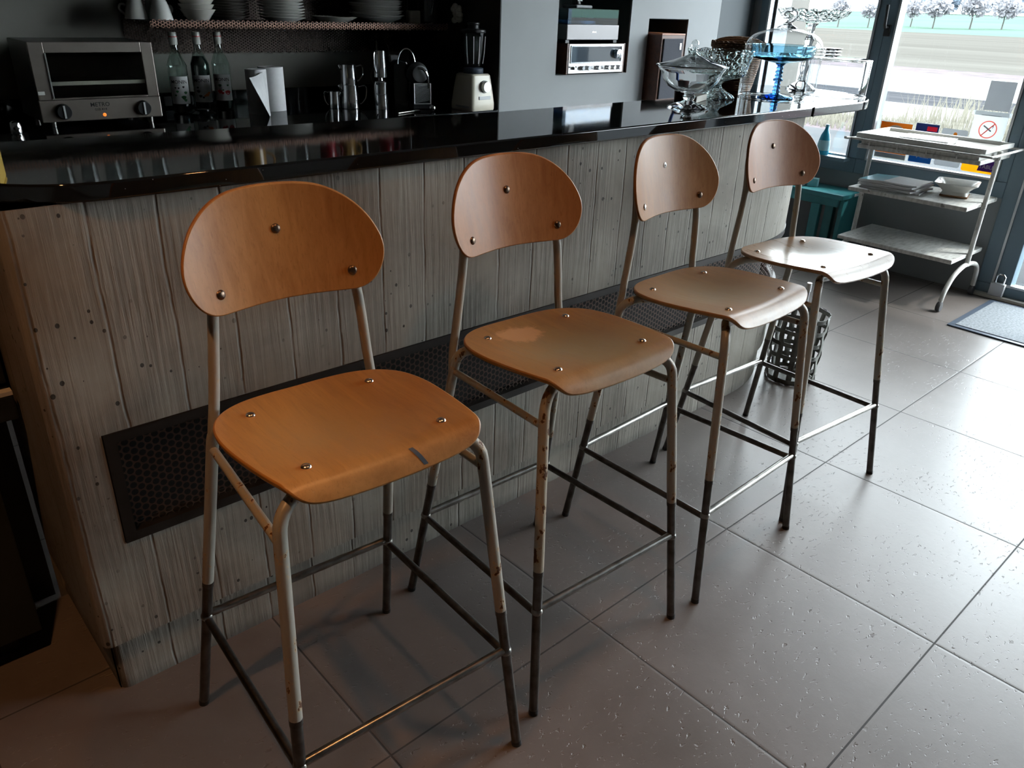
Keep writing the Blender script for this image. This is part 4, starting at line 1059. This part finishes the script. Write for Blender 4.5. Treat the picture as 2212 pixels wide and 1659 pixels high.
# dark furniture past the left end of the bar
t = thing('low_black_counter', 'low dark counter past the left end of the bar, shelf box on top', 'counter', (-.85, 1.05, 0))
G().box((-.6, -.307, .07), (.406, .30, .60)).obj('carcass', 'darkpanel', t, False, .003); G().box((-.6, -.25, 0), (.36, .30, .07)).obj('plinth', 'blackpaint', t, False)
G().box((.4065, -.10, 0), (.472, -.07, .60)).obj('aisle_gap_blocker', 'blackpaint', t, False); G().box((-.62, -.315, .601), (.472, .31, .655)).obj('counter_top', 'blackpaint', t, False, .003)  # added panel in the gap, blocks the view of the lit aisle floor
G().box((-.62, -.3155, .6555), (.472, -.295, .664)).obj('top_edge', 'beige', t, False)
t = thing('black_shelf_frame', 'black frame around an orange wooden shelf at the far left edge', 'shelf', (-.85, 1.05, .6645))
G().box((.443, -.27, 0), (.472, .30, .42)).obj('upright', 'blackpaint', t, False, .002); G().box((-.6, -.27, .155), (.443, .30, .42)).obj('top_panel', 'blackpaint', t, False, .002)
G().box((-.6, -.18, 0), (.443, -.16, .155)).obj('back_board', 'orangewood', t, False); G().box((-.6, -.26, 0), (.443, -.18, .006)).obj('shelf_floor', 'orangewood', t, False)

# ============================================================== metal strip basket by the last stool
t = thing('metal_strip_basket', 'grey woven metal strip basket with a rod handle on the floor by the last stool', 'basket', (2.345, .455, 0))
g = G(); rb, rt_ = .098, .112; Hb = .30
def rad(z): return rb+(rt_-rb)*z/Hb
def band(g, z0, z1, wav=0):
    n = 56; b = len(g.v)
    for k in range(n):
        a = 2*PI*k/n; d = wav*math.cos(a*7)
        for rr, z in ((rad(z0)+d, z0), (rad(z1)+d, z1), (rad(z1)+d-.0018, z1), (rad(z0)+d-.0018, z0)): g.v.append((rr*math.cos(a), rr*math.sin(a), z))
    for k in range(n):
        q = (k+1) % n
        for e in range(4): g.f.append((b+4*k+e, b+4*k+(e+1) % 4, b+4*q+(e+1) % 4, b+4*q+e))
M['bandm'] = plain('painted_strip_metal', rgb(.11, .112, .098), .5, 0, var=.2, vs=30)
for z in (.004, .057, .112, .167, .222, .276): band(g, z, z+.018, .003)
g.obj('horizontal_strip', 'bandm', t)
for k in range(11):
    a = 2*PI*(k+.3)/11; g = G(); w_ = .0115; s_ = 1 if k % 2 else -1
    P_ = []
    for z in (.003, .03, .06, .09, .12, .15, .18, .21, .24, .27, .296):
        rr = rad(z)+s_*.004*math.cos(z/.055*PI)
        ca, sa = math.cos(a), math.sin(a)
        for tt in (-w_, w_): P_.append((rr*ca-tt*sa, rr*sa+tt*ca, z))
    g.add(P_, [(2*i, 2*i+1, 2*i+3, 2*i+2) for i in range(10)])
    o = g.obj('vertical_strip', 'bandm', t); m_ = o.modifiers.new('thickness', 'SOLIDIFY'); m_.thickness = .0018; m_.offset = 0
G().lathe([(.001,.002),(rb-.006,.002),(rb-.006,.005),(.001,.005)], 36, caps=False).obj('base_plate', 'bandm', t)
G().tube([(-.03, -.02, .006), (-.03, -.02, .40)], .008, 10).obj('rod_handle', 'ltgrey', t)
G().tube([(-.03, -.02, .395), (-.03, -.02, .43)], [.011, .0095], 12).obj('rod_grip', 'white', t)

# ============================================================== trolley
t = thing('serving_trolley', 'chipped white metal serving trolley with three shelves in front of the window', 'trolley', (3.98, .71, 0))
zs = (.27, .545, .775)
for z, nm in zip(zs, ('bottom_shelf', 'middle_shelf', 'upper_shelf')):
    G().box((-.215, -.315, z-.022), (.215, .315, z)).obj(nm, 'trolley', t, False, .004)
rl = G(); zz_ = .800
rl.tube(crom([(-.225, -.345, zz_), (-.225, .33, zz_), (-.215, .345, zz_), (.215, .345, zz_), (.225, .33, zz_), (.225, -.345, zz_), (.215, -.36, zz_), (-.215, -.36, zz_)], 3), .0065, 8, True)
for y in (-.2, -.05, .1, .25):
    for x in (-.225, .225): rl.tube([(x*.95, y, .77), (x, y, zz_)], .004, 6)
rl.obj('gallery_rail', 'trolley', t)
for sy, nm in ((-1, 'post'), (1, 'post')):
    y = sy*.325
    G().tube([(0, y, .205), (0, y, .806)], .0125, 12).obj('post', 'trolley', t)
    ap = [(-.245, y, .055), (-.225, y, .11), (-.16, y, .175), (-.07, y, .207), (0, y, .212), (.07, y, .207), (.15, y, .185), (.195, y, .14), (.205, y, .055)]
    ag = G().tube(crom(ap, 4, False), .0125, 12); ar = ag.obj('arch_leg', 'trolley', t)
    for cx_ in (-.245, .205):
        cs = G().lathe([(.001, -.012), (.024, -.011), (.027, -.006), (.027, .006), (.024, .011), (.001, .012)], 20, caps=False)
        G().add(cs.v, cs.f, lambda p: (cx_+p[0], y+p[2], .0275+p[1])).obj('caster', 'rubber', ar)
        G().tube([(cx_, y, .03), (cx_, y, .065)], .010, 8).obj('caster_stem', 'ltgrey', ar)
G().box((-.205, -.30, .7755), (.20, .30, .807)).obj('shelf_liner', 'trolley', t, False)
# tray and booklet
t = thing('white_tray', 'white rimmed wooden tray on the top of the trolley', 'tray', (3.97, .715, .8073))
g = G().box((-.19, -.32, 0), (.19, .32, .006)); g.obj('tray_floor', plain('worn_tray_wood', rgb(.30, .275, .24), .5, var=.2, vs=12), t, False)
g = G()
for q in (((-.20, -.33, 0), (-.185, .33, .024)), ((.185, -.33, 0), (.20, .33, .024)), ((-.185, -.33, 0), (.185, -.315, .024)), ((-.185, .315, 0), (.185, .33, .024))): g.box(*q)
g.obj('tray_rim', 'white', t, False, .003)
t = thing('booklet', 'white booklet lying across the tray', 'booklet', (3.905, .72, .8075), .12)
G().box((-.09, -.12, .0065), (.09, .12, .026)).obj('pages', 'paper', t, False, .001); G().box((-.092, -.122, .026), (.092, .122, .0275)).obj('cover', 'white', t, False)
G().box((-.05, -.07, .0275), (.04, .05, .0280)).obj('cover_shade_patch', 'ltgrey', t, False)  # grey patch in place of the shade that sets the booklet off
# magazines and stacked dish on the middle shelf
def magazine(k, rz, mat, label, x=3.93, y=.84):
    t = thing('magazine', label, 'magazine', (x, y, .5455+k*.0095), rz, 'magazines on the trolley')
    g = G(); n = 12; w, d = .115, .155
    for i in range(n+1):
        s_ = -1+2*i/n; sag = .014*max(0, -s_)**2*(k/4)+.006*(k/4)*math.cos(s_*3)
        for yy in (-w, w):
            for zz in (0, .008): g.v.append((yy, s_*d, zz+sag*.6))
    for i in range(n):
        a = 4*i; b = a+4
        g.f += [(a, a+1, b+1, b), (a+2, b+2, b+3, a+3), (a+1, a+3, b+3, b+1), (a, b, b+2, a+2)]
    g.f += [(0, 2, 3, 1), (4*n, 4*n+1, 4*n+3, 4*n+2)]
    g.obj('pages', 'paper', t, True)
    if mat:
        g = G(); n0 = 7
        for i in range(n0, n+1):
            s_ = -1+2*i/n; sag = .006*(k/4)*math.cos(s_*3)
            for yy in (-w, w): g.v.append((yy, s_*d, .0086+sag*.6))
        g.f = [(2*i, 2*i+2, 2*i+3, 2*i+1) for i in range(n-n0)]
        g.obj('cover_photo', mat, t)
M['skyblue'] = plain('pale_blue_print', rgb(.20, .52, .64), .3)
magazine(0, .16, None, 'bottom magazine of the pile on the middle trolley shelf'); magazine(1, -.12, None, 'second magazine up in the pile on the trolley'); magazine(2, .04, None, 'third magazine up in the pile on the trolley'); magazine(3, -.10, None, 'magazine just under the blue-covered one'); magazine(4, .02, 'skyblue', 'topmost magazine with pale blue cover on the trolley')
t = thing('square_dish', 'square white china dish with flared rim on the middle trolley shelf', 'dish', (4.02, .555, .5455), .25)
g = G(); lv_ = [(.062, 0), (.066, .006), (.060, .030), (.085, .058), (.105, .072), (.104, .075), (.080, .062), (.055, .036), (.05, .02)]
for w, z in lv_:
    p = rr_poly(w, w*.25); n_ = len(p); g.v += [(x, y, z) for x, y in p]
for i in range(len(lv_)-1):
    for k in range(n_): g.f.append((i*n_+k, i*n_+(k+1) % n_, (i+1)*n_+(k+1) % n_, (i+1)*n_+k))
g.f += [tuple(range(n_-1, -1, -1)), tuple((len(lv_)-1)*n_+k for k in range(n_))]
g.obj('dish', 'white', t)
G().box((-.068, -.068, .002), (.068, .068, .012)).obj('brown_foot', 'wicker', t, False, .004)

# teal bench with bits on it
t = thing('teal_bench', 'teal painted wooden bench under the left window', 'bench', (4.11, 1.55, 0))
G().box((-.125, -.41, .41), (.125, .41, .44)).obj('seat_board', 'teal', t, False, .004)
G().box((-.115, -.38, .365), (-.095, .38, .4095)).obj('apron', 'teal', t, False, .002); G().box((.095, -.38, .365), (.115, .38, .4095)).obj('apron', 'teal', t, False, .002)
for x in (-.10, .09):
    for y in (-.245, .345): G().box((x-.018, y-.028, 0), (x+.018, y+.028, .364)).obj('leg', 'teal', t, False, .003)
G().box((-.08, -.40, 0.02), (.115, -.375, .4095)).obj('end_panel', 'teal', t, False, .003)
G().box((.02, -.4125, .418), (.10, -.4095, .434)).obj('chipped_edge', 'white', t, False)
t = thing('glass_ashtray', 'clear glass dish with a pale blue packet on the teal bench', 'dish', (4.06, 1.49, .4405))
G().lathe([(.001,0),(.05,0),(.06,.03),(.056,.03),(.045,.006),(.001,.006)], 32, caps=False).obj('dish', 'glass', t)
tag(G().box((-.022, -.03, 0), (.022, .03, .05), .3).obj('small_packet', 'palelabel', None, False, .002, loc=(4.10, 1.40, .4405)), 'pale blue packet standing on the teal bench', 'packet')

# spray bottle on the window sill
struct(G().box((XW-.10, 1.26, .600), (XW-.016, 1.99, .622)).obj('trim_3', 'frame', smooth=False, bev=.003))
t = thing('spray_bottle', 'blue cleaning bottle standing on the sill of the left window', 'bottle', (XW-.062, 1.425, .6225))
G().lathe([(.001,0),(.034,0),(.037,.01),(.037,.06),(.032,.09),(.026,.115),(.012,.145),(.010,.16),(.001,.16)], 28, caps=False).obj('body', 'bluelabel', t)
G().lathe([(.0375,.025),(.0375,.06),(.0335,.085)], 28, caps=False).obj('label', 'palelabel', t)
G().lathe([(.011,.16),(.010,.176),(.001,.178)], 16, caps=False).obj('cap', 'skyblue', t)

# stickers and notices on window 2's glass
def onglass(name, label, cat, y0, y1, z0, z1, mat, group='stickers on the window beside the door', rnd=.012):
    """y0 > y1: left to right as seen from inside"""
    t = thing(name, label, cat, (XW+.0335, (y0+y1)/2, (z0+z1)/2), 0, group)
    w, h = abs(y0-y1)/2, (z1-z0)/2
    p = []
    for cx, cy, a in ((w-rnd, -h+rnd, -PI/2), (w-rnd, h-rnd, 0), (-w+rnd, h-rnd, PI/2), (-w+rnd, -h+rnd, PI)): p += arc(cx, cy, rnd, a, a+PI/2, 4)
    layer(t, 'sheet', p, 0, mat); return t, w, h
def layer(t, name, poly, k, mat):
    g = G(); n = len(poly); d = .0006
    x1_ = -k*d; x0_ = x1_-.0005
    g.v = [(x1_, -a, b) for a, b in poly]+[(x0_, -a, b) for a, b in poly]
    g.f = [tuple(range(n)), tuple(range(2*n-1, n-1, -1))]+[(i, n+i, n+(i+1) % n, (i+1) % n) for i in range(n)]
    return g.obj(name, mat, t, False)
def disc(cx, cy, r, n=32, ry=None): return [(cx+r*math.cos(2*PI*i/n), cy+(ry or r)*math.sin(2*PI*i/n)) for i in range(n)]
def rect(a, b, c, d): return [(a, b), (c, b), (c, d), (a, d)]
def lettering(t, body, size, x, z, k, mat):
    return G().text(body, size, lambda p: (-k*.0006-.0003, -(x+p[0]), z+p[1])).obj('lettering', mat, t, False)
def tl(name, col):   # translucent print on glass: lets daylight through
    n = NT(name)
    d = n.nd('ShaderNodeBsdfDiffuse', {'Color': col}); tr = n.nd('ShaderNodeBsdfTranslucent', {'Color': col})
    m = n.nd('ShaderNodeMixShader', {0: .5, 1: d.outputs[0], 2: tr.outputs[0]}); n.l.new(m.outputs[0], n.o.inputs[0]); n.n.remove(n.b); return n.m
M['s_orange'] = tl('orange_sticker', rgb(.75, .26, .03)); M['s_white'] = tl('white_sticker', rgb(.62, .62, .60)); M['s_grey'] = tl('grey_sticker', rgb(.36, .37, .38))
M['s_navy'] = tl('navy_sticker', rgb(.03, .045, .16)); M['s_blue'] = tl('blue_sticker', rgb(.03, .17, .45)); M['s_red'] = tl('red_sticker', rgb(.75, .03, .06)); M['s_yellow'] = tl('yellow_sticker', rgb(.75, .45, .03)); M['s_purple'] = tl('purple_sticker', rgb(.11, .04, .26)); M['s_dark'] = tl('dark_sticker', rgb(.06, .06, .08))
t, w, h = onglass('window_sticker', 'orange sticker with white disc and red hat, leftmost on the window', 'sticker', 1.150, .956, .639, .852, 's_white')
layer(t, 'orange_field', rect(-w+.006, -h+.034, w-.006, h-.006), 1, 's_orange'); layer(t, 'white_disc', disc(0, .012, w*.74, 36, h*.70), 2, 's_white'); layer(t, 'grey_foot', rect(-w+.006, -h+.006, w-.006, -h+.033), 1, 's_grey')
layer(t, 'red_hat', rect(-.013, -.018, .013, .03), 3, 's_red'); layer(t, 'red_brim', disc(0, -.02, .042, 24, .006), 3, 's_red'); layer(t, 'red_tie', rect(-.004, -.05, .004, -.022), 3, 's_red')
t, w, h = onglass('window_sticker', 'dark blue sticker with red block and white star shape, second from left', 'sticker', .946, .811, .642, .864, 's_white', rnd=.004)
layer(t, 'navy_head', rect(-w+.004, .05, w-.004, h-.004), 1, 's_navy'); layer(t, 'red_block', rect(0, .07, w-.012, .094), 2, 's_red'); lettering(t, 'PASS restaurant', .013, 0, .060, 2, 's_white')
layer(t, 'blue_field', rect(-w+.004, -h+.004, w-.004, .046), 1, 's_blue'); layer(t, 'white_star', [(-w+.006, .03), (-.01, .03), (.012, .045), (.03, .02), (w-.012, .0), (0, -.005), (-.004, -.055), (-.02, -.085), (-.03, -.04), (-w+.006, -.02)], 2, 's_white'); lettering(t, 'sodexo', .016, .022, -.075, 2, 's_white')
t, w, h = onglass('window_sticker', 'grey rounded sticker with faint dark writing, third from left', 'sticker', .797, .658, .648, .850, 's_grey')
lettering(t, 'TICKET', .020, 0, -.028, 1, 's_dark'); lettering(t, 'Restaurant', .0175, 0, -.052, 1, 's_dark'); layer(t, 'orange_mark', disc(.005, .075, .010), 1, 's_orange'); layer(t, 'red_mark', disc(w-.012, -.06, .009), 1, 's_red')
t, w, h = onglass('window_sticker', 'yellow and purple sticker reading cheque table, rightmost of the row', 'sticker', .648, .470, .640, .748, 's_yellow')
layer(t, 'purple_field', [(-.005, -h+.012), (w-.004, -h+.012), (w-.004, h-.004), (.012, h-.004)], 1, 's_purple'); lettering(t, 'CHÈQUE', .026, .043, .022, 2, 's_white'); lettering(t, 'TABLE', .028, .04, -.018, 2, 's_white')
layer(t, 'emblem', disc(-.045, .005, .022), 1, 's_orange'); layer(t, 'emblem_centre', disc(-.045, .005, .015), 2, 's_yellow')
t, w, h = onglass('no_smoking_sign', 'white no smoking notice with red circle on the window', 'sign', .652, .482, .80, .960, 's_white', None, .006)
M['s_bright'] = tl('white_notice', rgb(.85, .87, .88)); t.children[0].data.materials[0] = M['s_bright']
layer(t, 'header_line', rect(-.05, .058, .05, .0605), 1, 's_grey'); layer(t, 'top_lip', rect(-w-.012, h-.022, w+.012, h), 1, 's_bright')
g = G(); 
n_ = 48
for i in range(n_):
    a = 2*PI*i/n_
    for rr in (.046, .040): g.v.append((-.0008, -(0+rr*math.cos(a)), -.012+rr*math.sin(a)))
g.f = [(2*i, 2*i+1, (2*i+3) % (2*n_), (2*i+2) % (2*n_)) for i in range(n_)]
M['s_pinkred'] = tl('red_ring_print', rgb(.75, .16, .12)); g.obj('red_ring', M['s_pinkred'], t, False)
layer(t, 'red_bar', [(-.031, -.047), (-.027, -.043-.008), (.031, .019), (.027, .023)], 1, M['s_pinkred'])
layer(t, 'cigarette', [(-.026, .003), (.016, -.022), (.019, -.016), (-.023, .009)], 1, 's_dark'); layer(t, 'cigarette_paper', [(-.0235, .0035), (.0135, -.0185), (.0155, -.0155), (-.0215, .0065)], 2, 's_bright')
layer(t, 'smoke_mark', [(.018, -.008), (.024, .0), (.020, .006), (.025, .010), (.022, -.002)], 1, 's_dark')
onglass('paper_sheet', 'plain grey sheet stuck to the window above the no smoking notice', 'sheet', .617, .488, .966, 1.113, 's_grey', None, .002)

# door mat
t = thing('door_mat', 'grey door mat with dark edge in front of the door', 'mat', (3.86, -.42, 0))
M['matpile'] = plain('grey_mat_pile', rgb(.16, .175, .19), .95, var=.35, vs=90, bump=.5)
G().box((-.275, -.66, .001), (.275, .66, .011)).obj('pile', 'matpile', t, False)
g = G(); 
for q in (((-.305, -.69, 0), (-.275, .69, .008)), ((.275, -.69, 0), (.305, .69, .008)), ((-.275, -.69, 0), (.275, -.66, .008)), ((-.275, .66, 0), (.275, .69, .008))): g.box(*q)
g.obj('rubber_border', 'navy_rubber', t, False, .002)

# ============================================================== outdoors
def ground(name, x0, x1, mat, z=-.06, z1=None, y0=-90, y1=160):
    z1 = z if z1 is None else z1
    g = G(); g.v = [(x0, y0, z), (x1, y0, z1), (x1, y1, z1), (x0, y1, z), (x0, y0, z-1.2), (x1, y0, z1-1.2), (x1, y1, z1-1.2), (x0, y1, z-1.2)]
    g.f = [(0, 1, 2, 3), (7, 6, 5, 4), (0, 4, 5, 1), (1, 5, 6, 2), (2, 6, 7, 3), (3, 7, 4, 0)]
    return struct(g.obj(name, mat, smooth=False))
def gmat(name, a, b, sc=2.0, stretch=(1,1,1)):
    n = NT(name); p = n.nd('ShaderNodeNewGeometry').outputs['Position']
    f = n.noise(n.nd('ShaderNodeMapping', {'Vector': p, 'Scale': stretch}).outputs[0], sc, 5)
    n.put(n.b, 'Base Color', n.mix(n.ramp(f, .3, .7), a, b)); n.put(n.b, 'Roughness', 1.0); n.put(n.b, 'Specular IOR Level', 0.0); return n.m
M['pave'] = gmat('pale_pavement', rgb(0.0347, 0.0372, 0.0397), rgb(0.0446, 0.0456, 0.0471)); M['road'] = gmat('bright_road', rgb(0.0992, 0.0992, 0.0992), rgb(0.1190, 0.1190, 0.1190), .4)
M['kerb'] = gmat('dark_kerb', rgb(0.0174, 0.0183, 0.0208), rgb(0.0347, 0.0347, 0.0372), .8, (3, .3, 1)); M['verge'] = gmat('verge_grass', rgb(0.0453, 0.0434, 0.0418), rgb(0.0804, 0.0637, 0.0696), 1.5)
M['field'] = gmat('ploughed_field', rgb(0.0372, 0.0351, 0.0316), rgb(0.0536, 0.0512, 0.0462), .25, (1, .12, 1)); M['meadow'] = gmat('green_meadow', rgb(0.0394, 0.0631, 0.0498), rgb(0.0509, 0.0752, 0.0613), .02)
ground('pavement', XW+.25, 10.6, 'pave'); ground('lawn', 10.6, 12.6, 'verge'); ground('forecourt', 12.6, 15.7, 'road'); ground('kerb', 15.7, 18.1, 'kerb', -.06)
ground('road', 18.1, 25.9, 'road'); ground('verge', 25.9, 28.6, 'verge'); ground('field', 28.6, 112, 'field', -.06, -.06, -90, 200); ground('meadow', 112, 320, 'meadow', -.06, 3.7, -200, 330)
struct(G().box((4.62, 2.06, -.05), (4.86, 2.24, 3.0)).obj('trim_4', plain('cream_render', rgb(0.0843, 0.0769, 0.0670), .8), smooth=False))
# grass tufts
g = G(); rnd = random.Random(3)
for k in range(4100):
    if k < 3700: x = rnd.uniform(10.7, 12.5); y = rnd.uniform(1.5, 7.0); h = rnd.uniform(.05, .20)*(1.25 if y < 4.1 else .9)
    else: x = rnd.uniform(11.0, 13.6); y = rnd.uniform(2.2, 3.9); h = rnd.uniform(.2, .62)
    a = rnd.uniform(0, 6.28); b = rnd.uniform(.05, .5)*h; w = .007+.006*rnd.random(); dx, dy = math.cos(a), math.sin(a); o = len(g.v)
    g.v += [(x-dy*w, y+dx*w, -.06), (x+dy*w, y-dx*w, -.06), (x+dx*b*.4+dy*w*.6, y+dy*b*.4-dx*w*.6, -.06+h*.6), (x+dx*b*.4-dy*w*.6, y+dy*b*.4+dx*w*.6, -.06+h*.6), (x+dx*b, y+dy*b, -.06+h)]
    g.f += [(o, o+1, o+2, o+3), (o+3, o+2, o+4)]
M['blade'] = tl('grass_blade', rgb(0.1153, 0.1088, 0.0883))
tag(g.obj('tall_grass', 'blade', None, False), 'tall loose grass growing along the forecourt outside the window', 'grass', None, 'stuff')
# trees
M['leaf'] = tl('haze_tinted_leaves', rgb(0.2025, 0.2015, 0.2166)); M['leafdark'] = tl('haze_tinted_dark_leaves', rgb(0.1277, 0.1566, 0.1929)); M['bark'] = plain('grey_bark', rgb(0.0298, 0.0282, 0.0258), .9)  # distance haze is put into both leaf colours
def tree(label, x, y, z, h, cr, mat, seed, n=420, grp='roadside trees across the field', trunk=.33):
    r_ = random.Random(seed); t = thing('tree', label, 'tree', (x, y, z), 0, grp)
    G().tube([(0, 0, -.3), (.02*h, 0, h*.25), (0, .02*h, h*.62)], [.028*h, .02*h, .008*h], 7).obj('trunk', 'bark', t)
    g = G()
    for k in range(n):
        while True:
            a = Vector((r_.uniform(-1, 1), r_.uniform(-1, 1), r_.uniform(-1, 1)))
            if .15 < a.length < 1: break
        a = a*(.6+.4*a.length)/max(a.length, .3)*a.length
        c = Vector((a.x*cr, a.y*cr, h*trunk+(h*(1-trunk))/2*(1+a.z))); s_ = cr*r_.uniform(.10, .22)
        u = Vector((r_.gauss(0, 1), r_.gauss(0, 1), r_.gauss(0, 1))).normalized(); v = u.orthogonal().normalized(); o = len(g.v)
        g.v += [tuple(c+u*s_), tuple(c+v*s_*.7), tuple(c-u*s_), tuple(c-v*s_*.7)]; g.f.append((o, o+1, o+2, o+3))
    g.obj('crown', mat, t, False)
def mz(x): return -.06+max(0, (x-112))*3.76/208
TR = [('thin roadside tree seen left of the window post, right one of two', 122, 57.0, 3.6, 1.5), ('pale bare tree seen through the left window above the crystal plate', 118, 59.6, 4.0, 1.6),
      ('round roadside tree, first clear one right of the window post', 132, 51.8, 4.4, 2.2), ('round roadside tree above the no smoking notice, tallest of the row', 136, 48.0, 4.9, 2.2),
      ('faint round tree at the right edge of the window', 142, 45.6, 4.5, 2.2), ('roadside tree half hidden by the window post', 136, 56.8, 4.0, 1.6)]
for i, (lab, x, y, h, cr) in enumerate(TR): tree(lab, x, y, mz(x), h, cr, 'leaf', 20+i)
for i in range(9):
    y = 94+i*5.1; tree('dark leafy tree of the wood on the hill crest', 300+(i % 2)*12, y-(i % 2)*-1.0, mz(300+(i % 2)*12)-.1, 9.5-.55*max(0, i-5)*1.6+(i % 2)*.8, 4.4, 'leafdark', 50+i, 500, 'trees of the wood on the crest', .06)
for i, (y, h) in enumerate(((176, 4.6), (182, 5.6), (189, 6.4), (160, 3.2))): tree('small dark tree on the crest seen through the left window', 314, y, mz(314)-.2, h, 2.8, 'leafdark', 80+i, 380, 'small trees on the left crest', .08)

# ============================================================== light
w = bpy.data.worlds.new('world'); SC.world = w; w.use_nodes = True
bg = w.node_tree.nodes['Background']; bg.inputs[0].default_value = (.88, .95, 1, 1); bg.inputs[1].default_value = 20.0
sun = bpy.data.lights.new('sun', 'SUN'); sun.energy = 2.5; sun.angle = .03; sun.color = (1, .95, .88)
so = bpy.data.objects.new('sun', sun); C.objects.link(so)
so.rotation_euler = Vector((-.42, .55, -1.0)).to_track_quat('-Z', 'Y').to_euler()
def spot(x, y, z, tx, ty, e, size=1.15, blend=.5, col=(1, .47, .18), rad=.035):
    l = bpy.data.lights.new('ceiling_spot', 'SPOT'); l.energy = e; l.spot_size = size; l.spot_blend = blend; l.color = col; l.shadow_soft_size = rad
    o = bpy.data.objects.new('ceiling_spot', l); C.objects.link(o); o.location = (x, y, z); o.rotation_euler = (Vector((tx, ty, 0))-Vector((x, y, z))).to_track_quat('-Z', 'Y').to_euler()
spot(-.77, -.10, 2.45, -.70, .10, 48, 1.35, .9)
spot(.44, -.34, 2.45, .42, -.1, 26, 1.35, .9)
spot(1.65, -.40, 2.45, 1.62, -.15, 4, 1.35, .9)

SC.view_settings.view_transform = 'Standard'; SC.view_settings.look = 'None'; SC.view_settings.gamma = 1; SC.view_settings.exposure = 0.0
SC.view_settings.use_curve_mapping = False
cy = SC.cycles
cy.use_denoising = True; cy.adaptive_threshold = .02; cy.max_bounces = 12; cy.diffuse_bounces = 5; cy.glossy_bounces = 5; cy.transmission_bounces = 12; cy.transparent_max_bounces = 16
cy.caustics_reflective = False; cy.caustics_refractive = False; cy.sample_clamp_indirect = 6
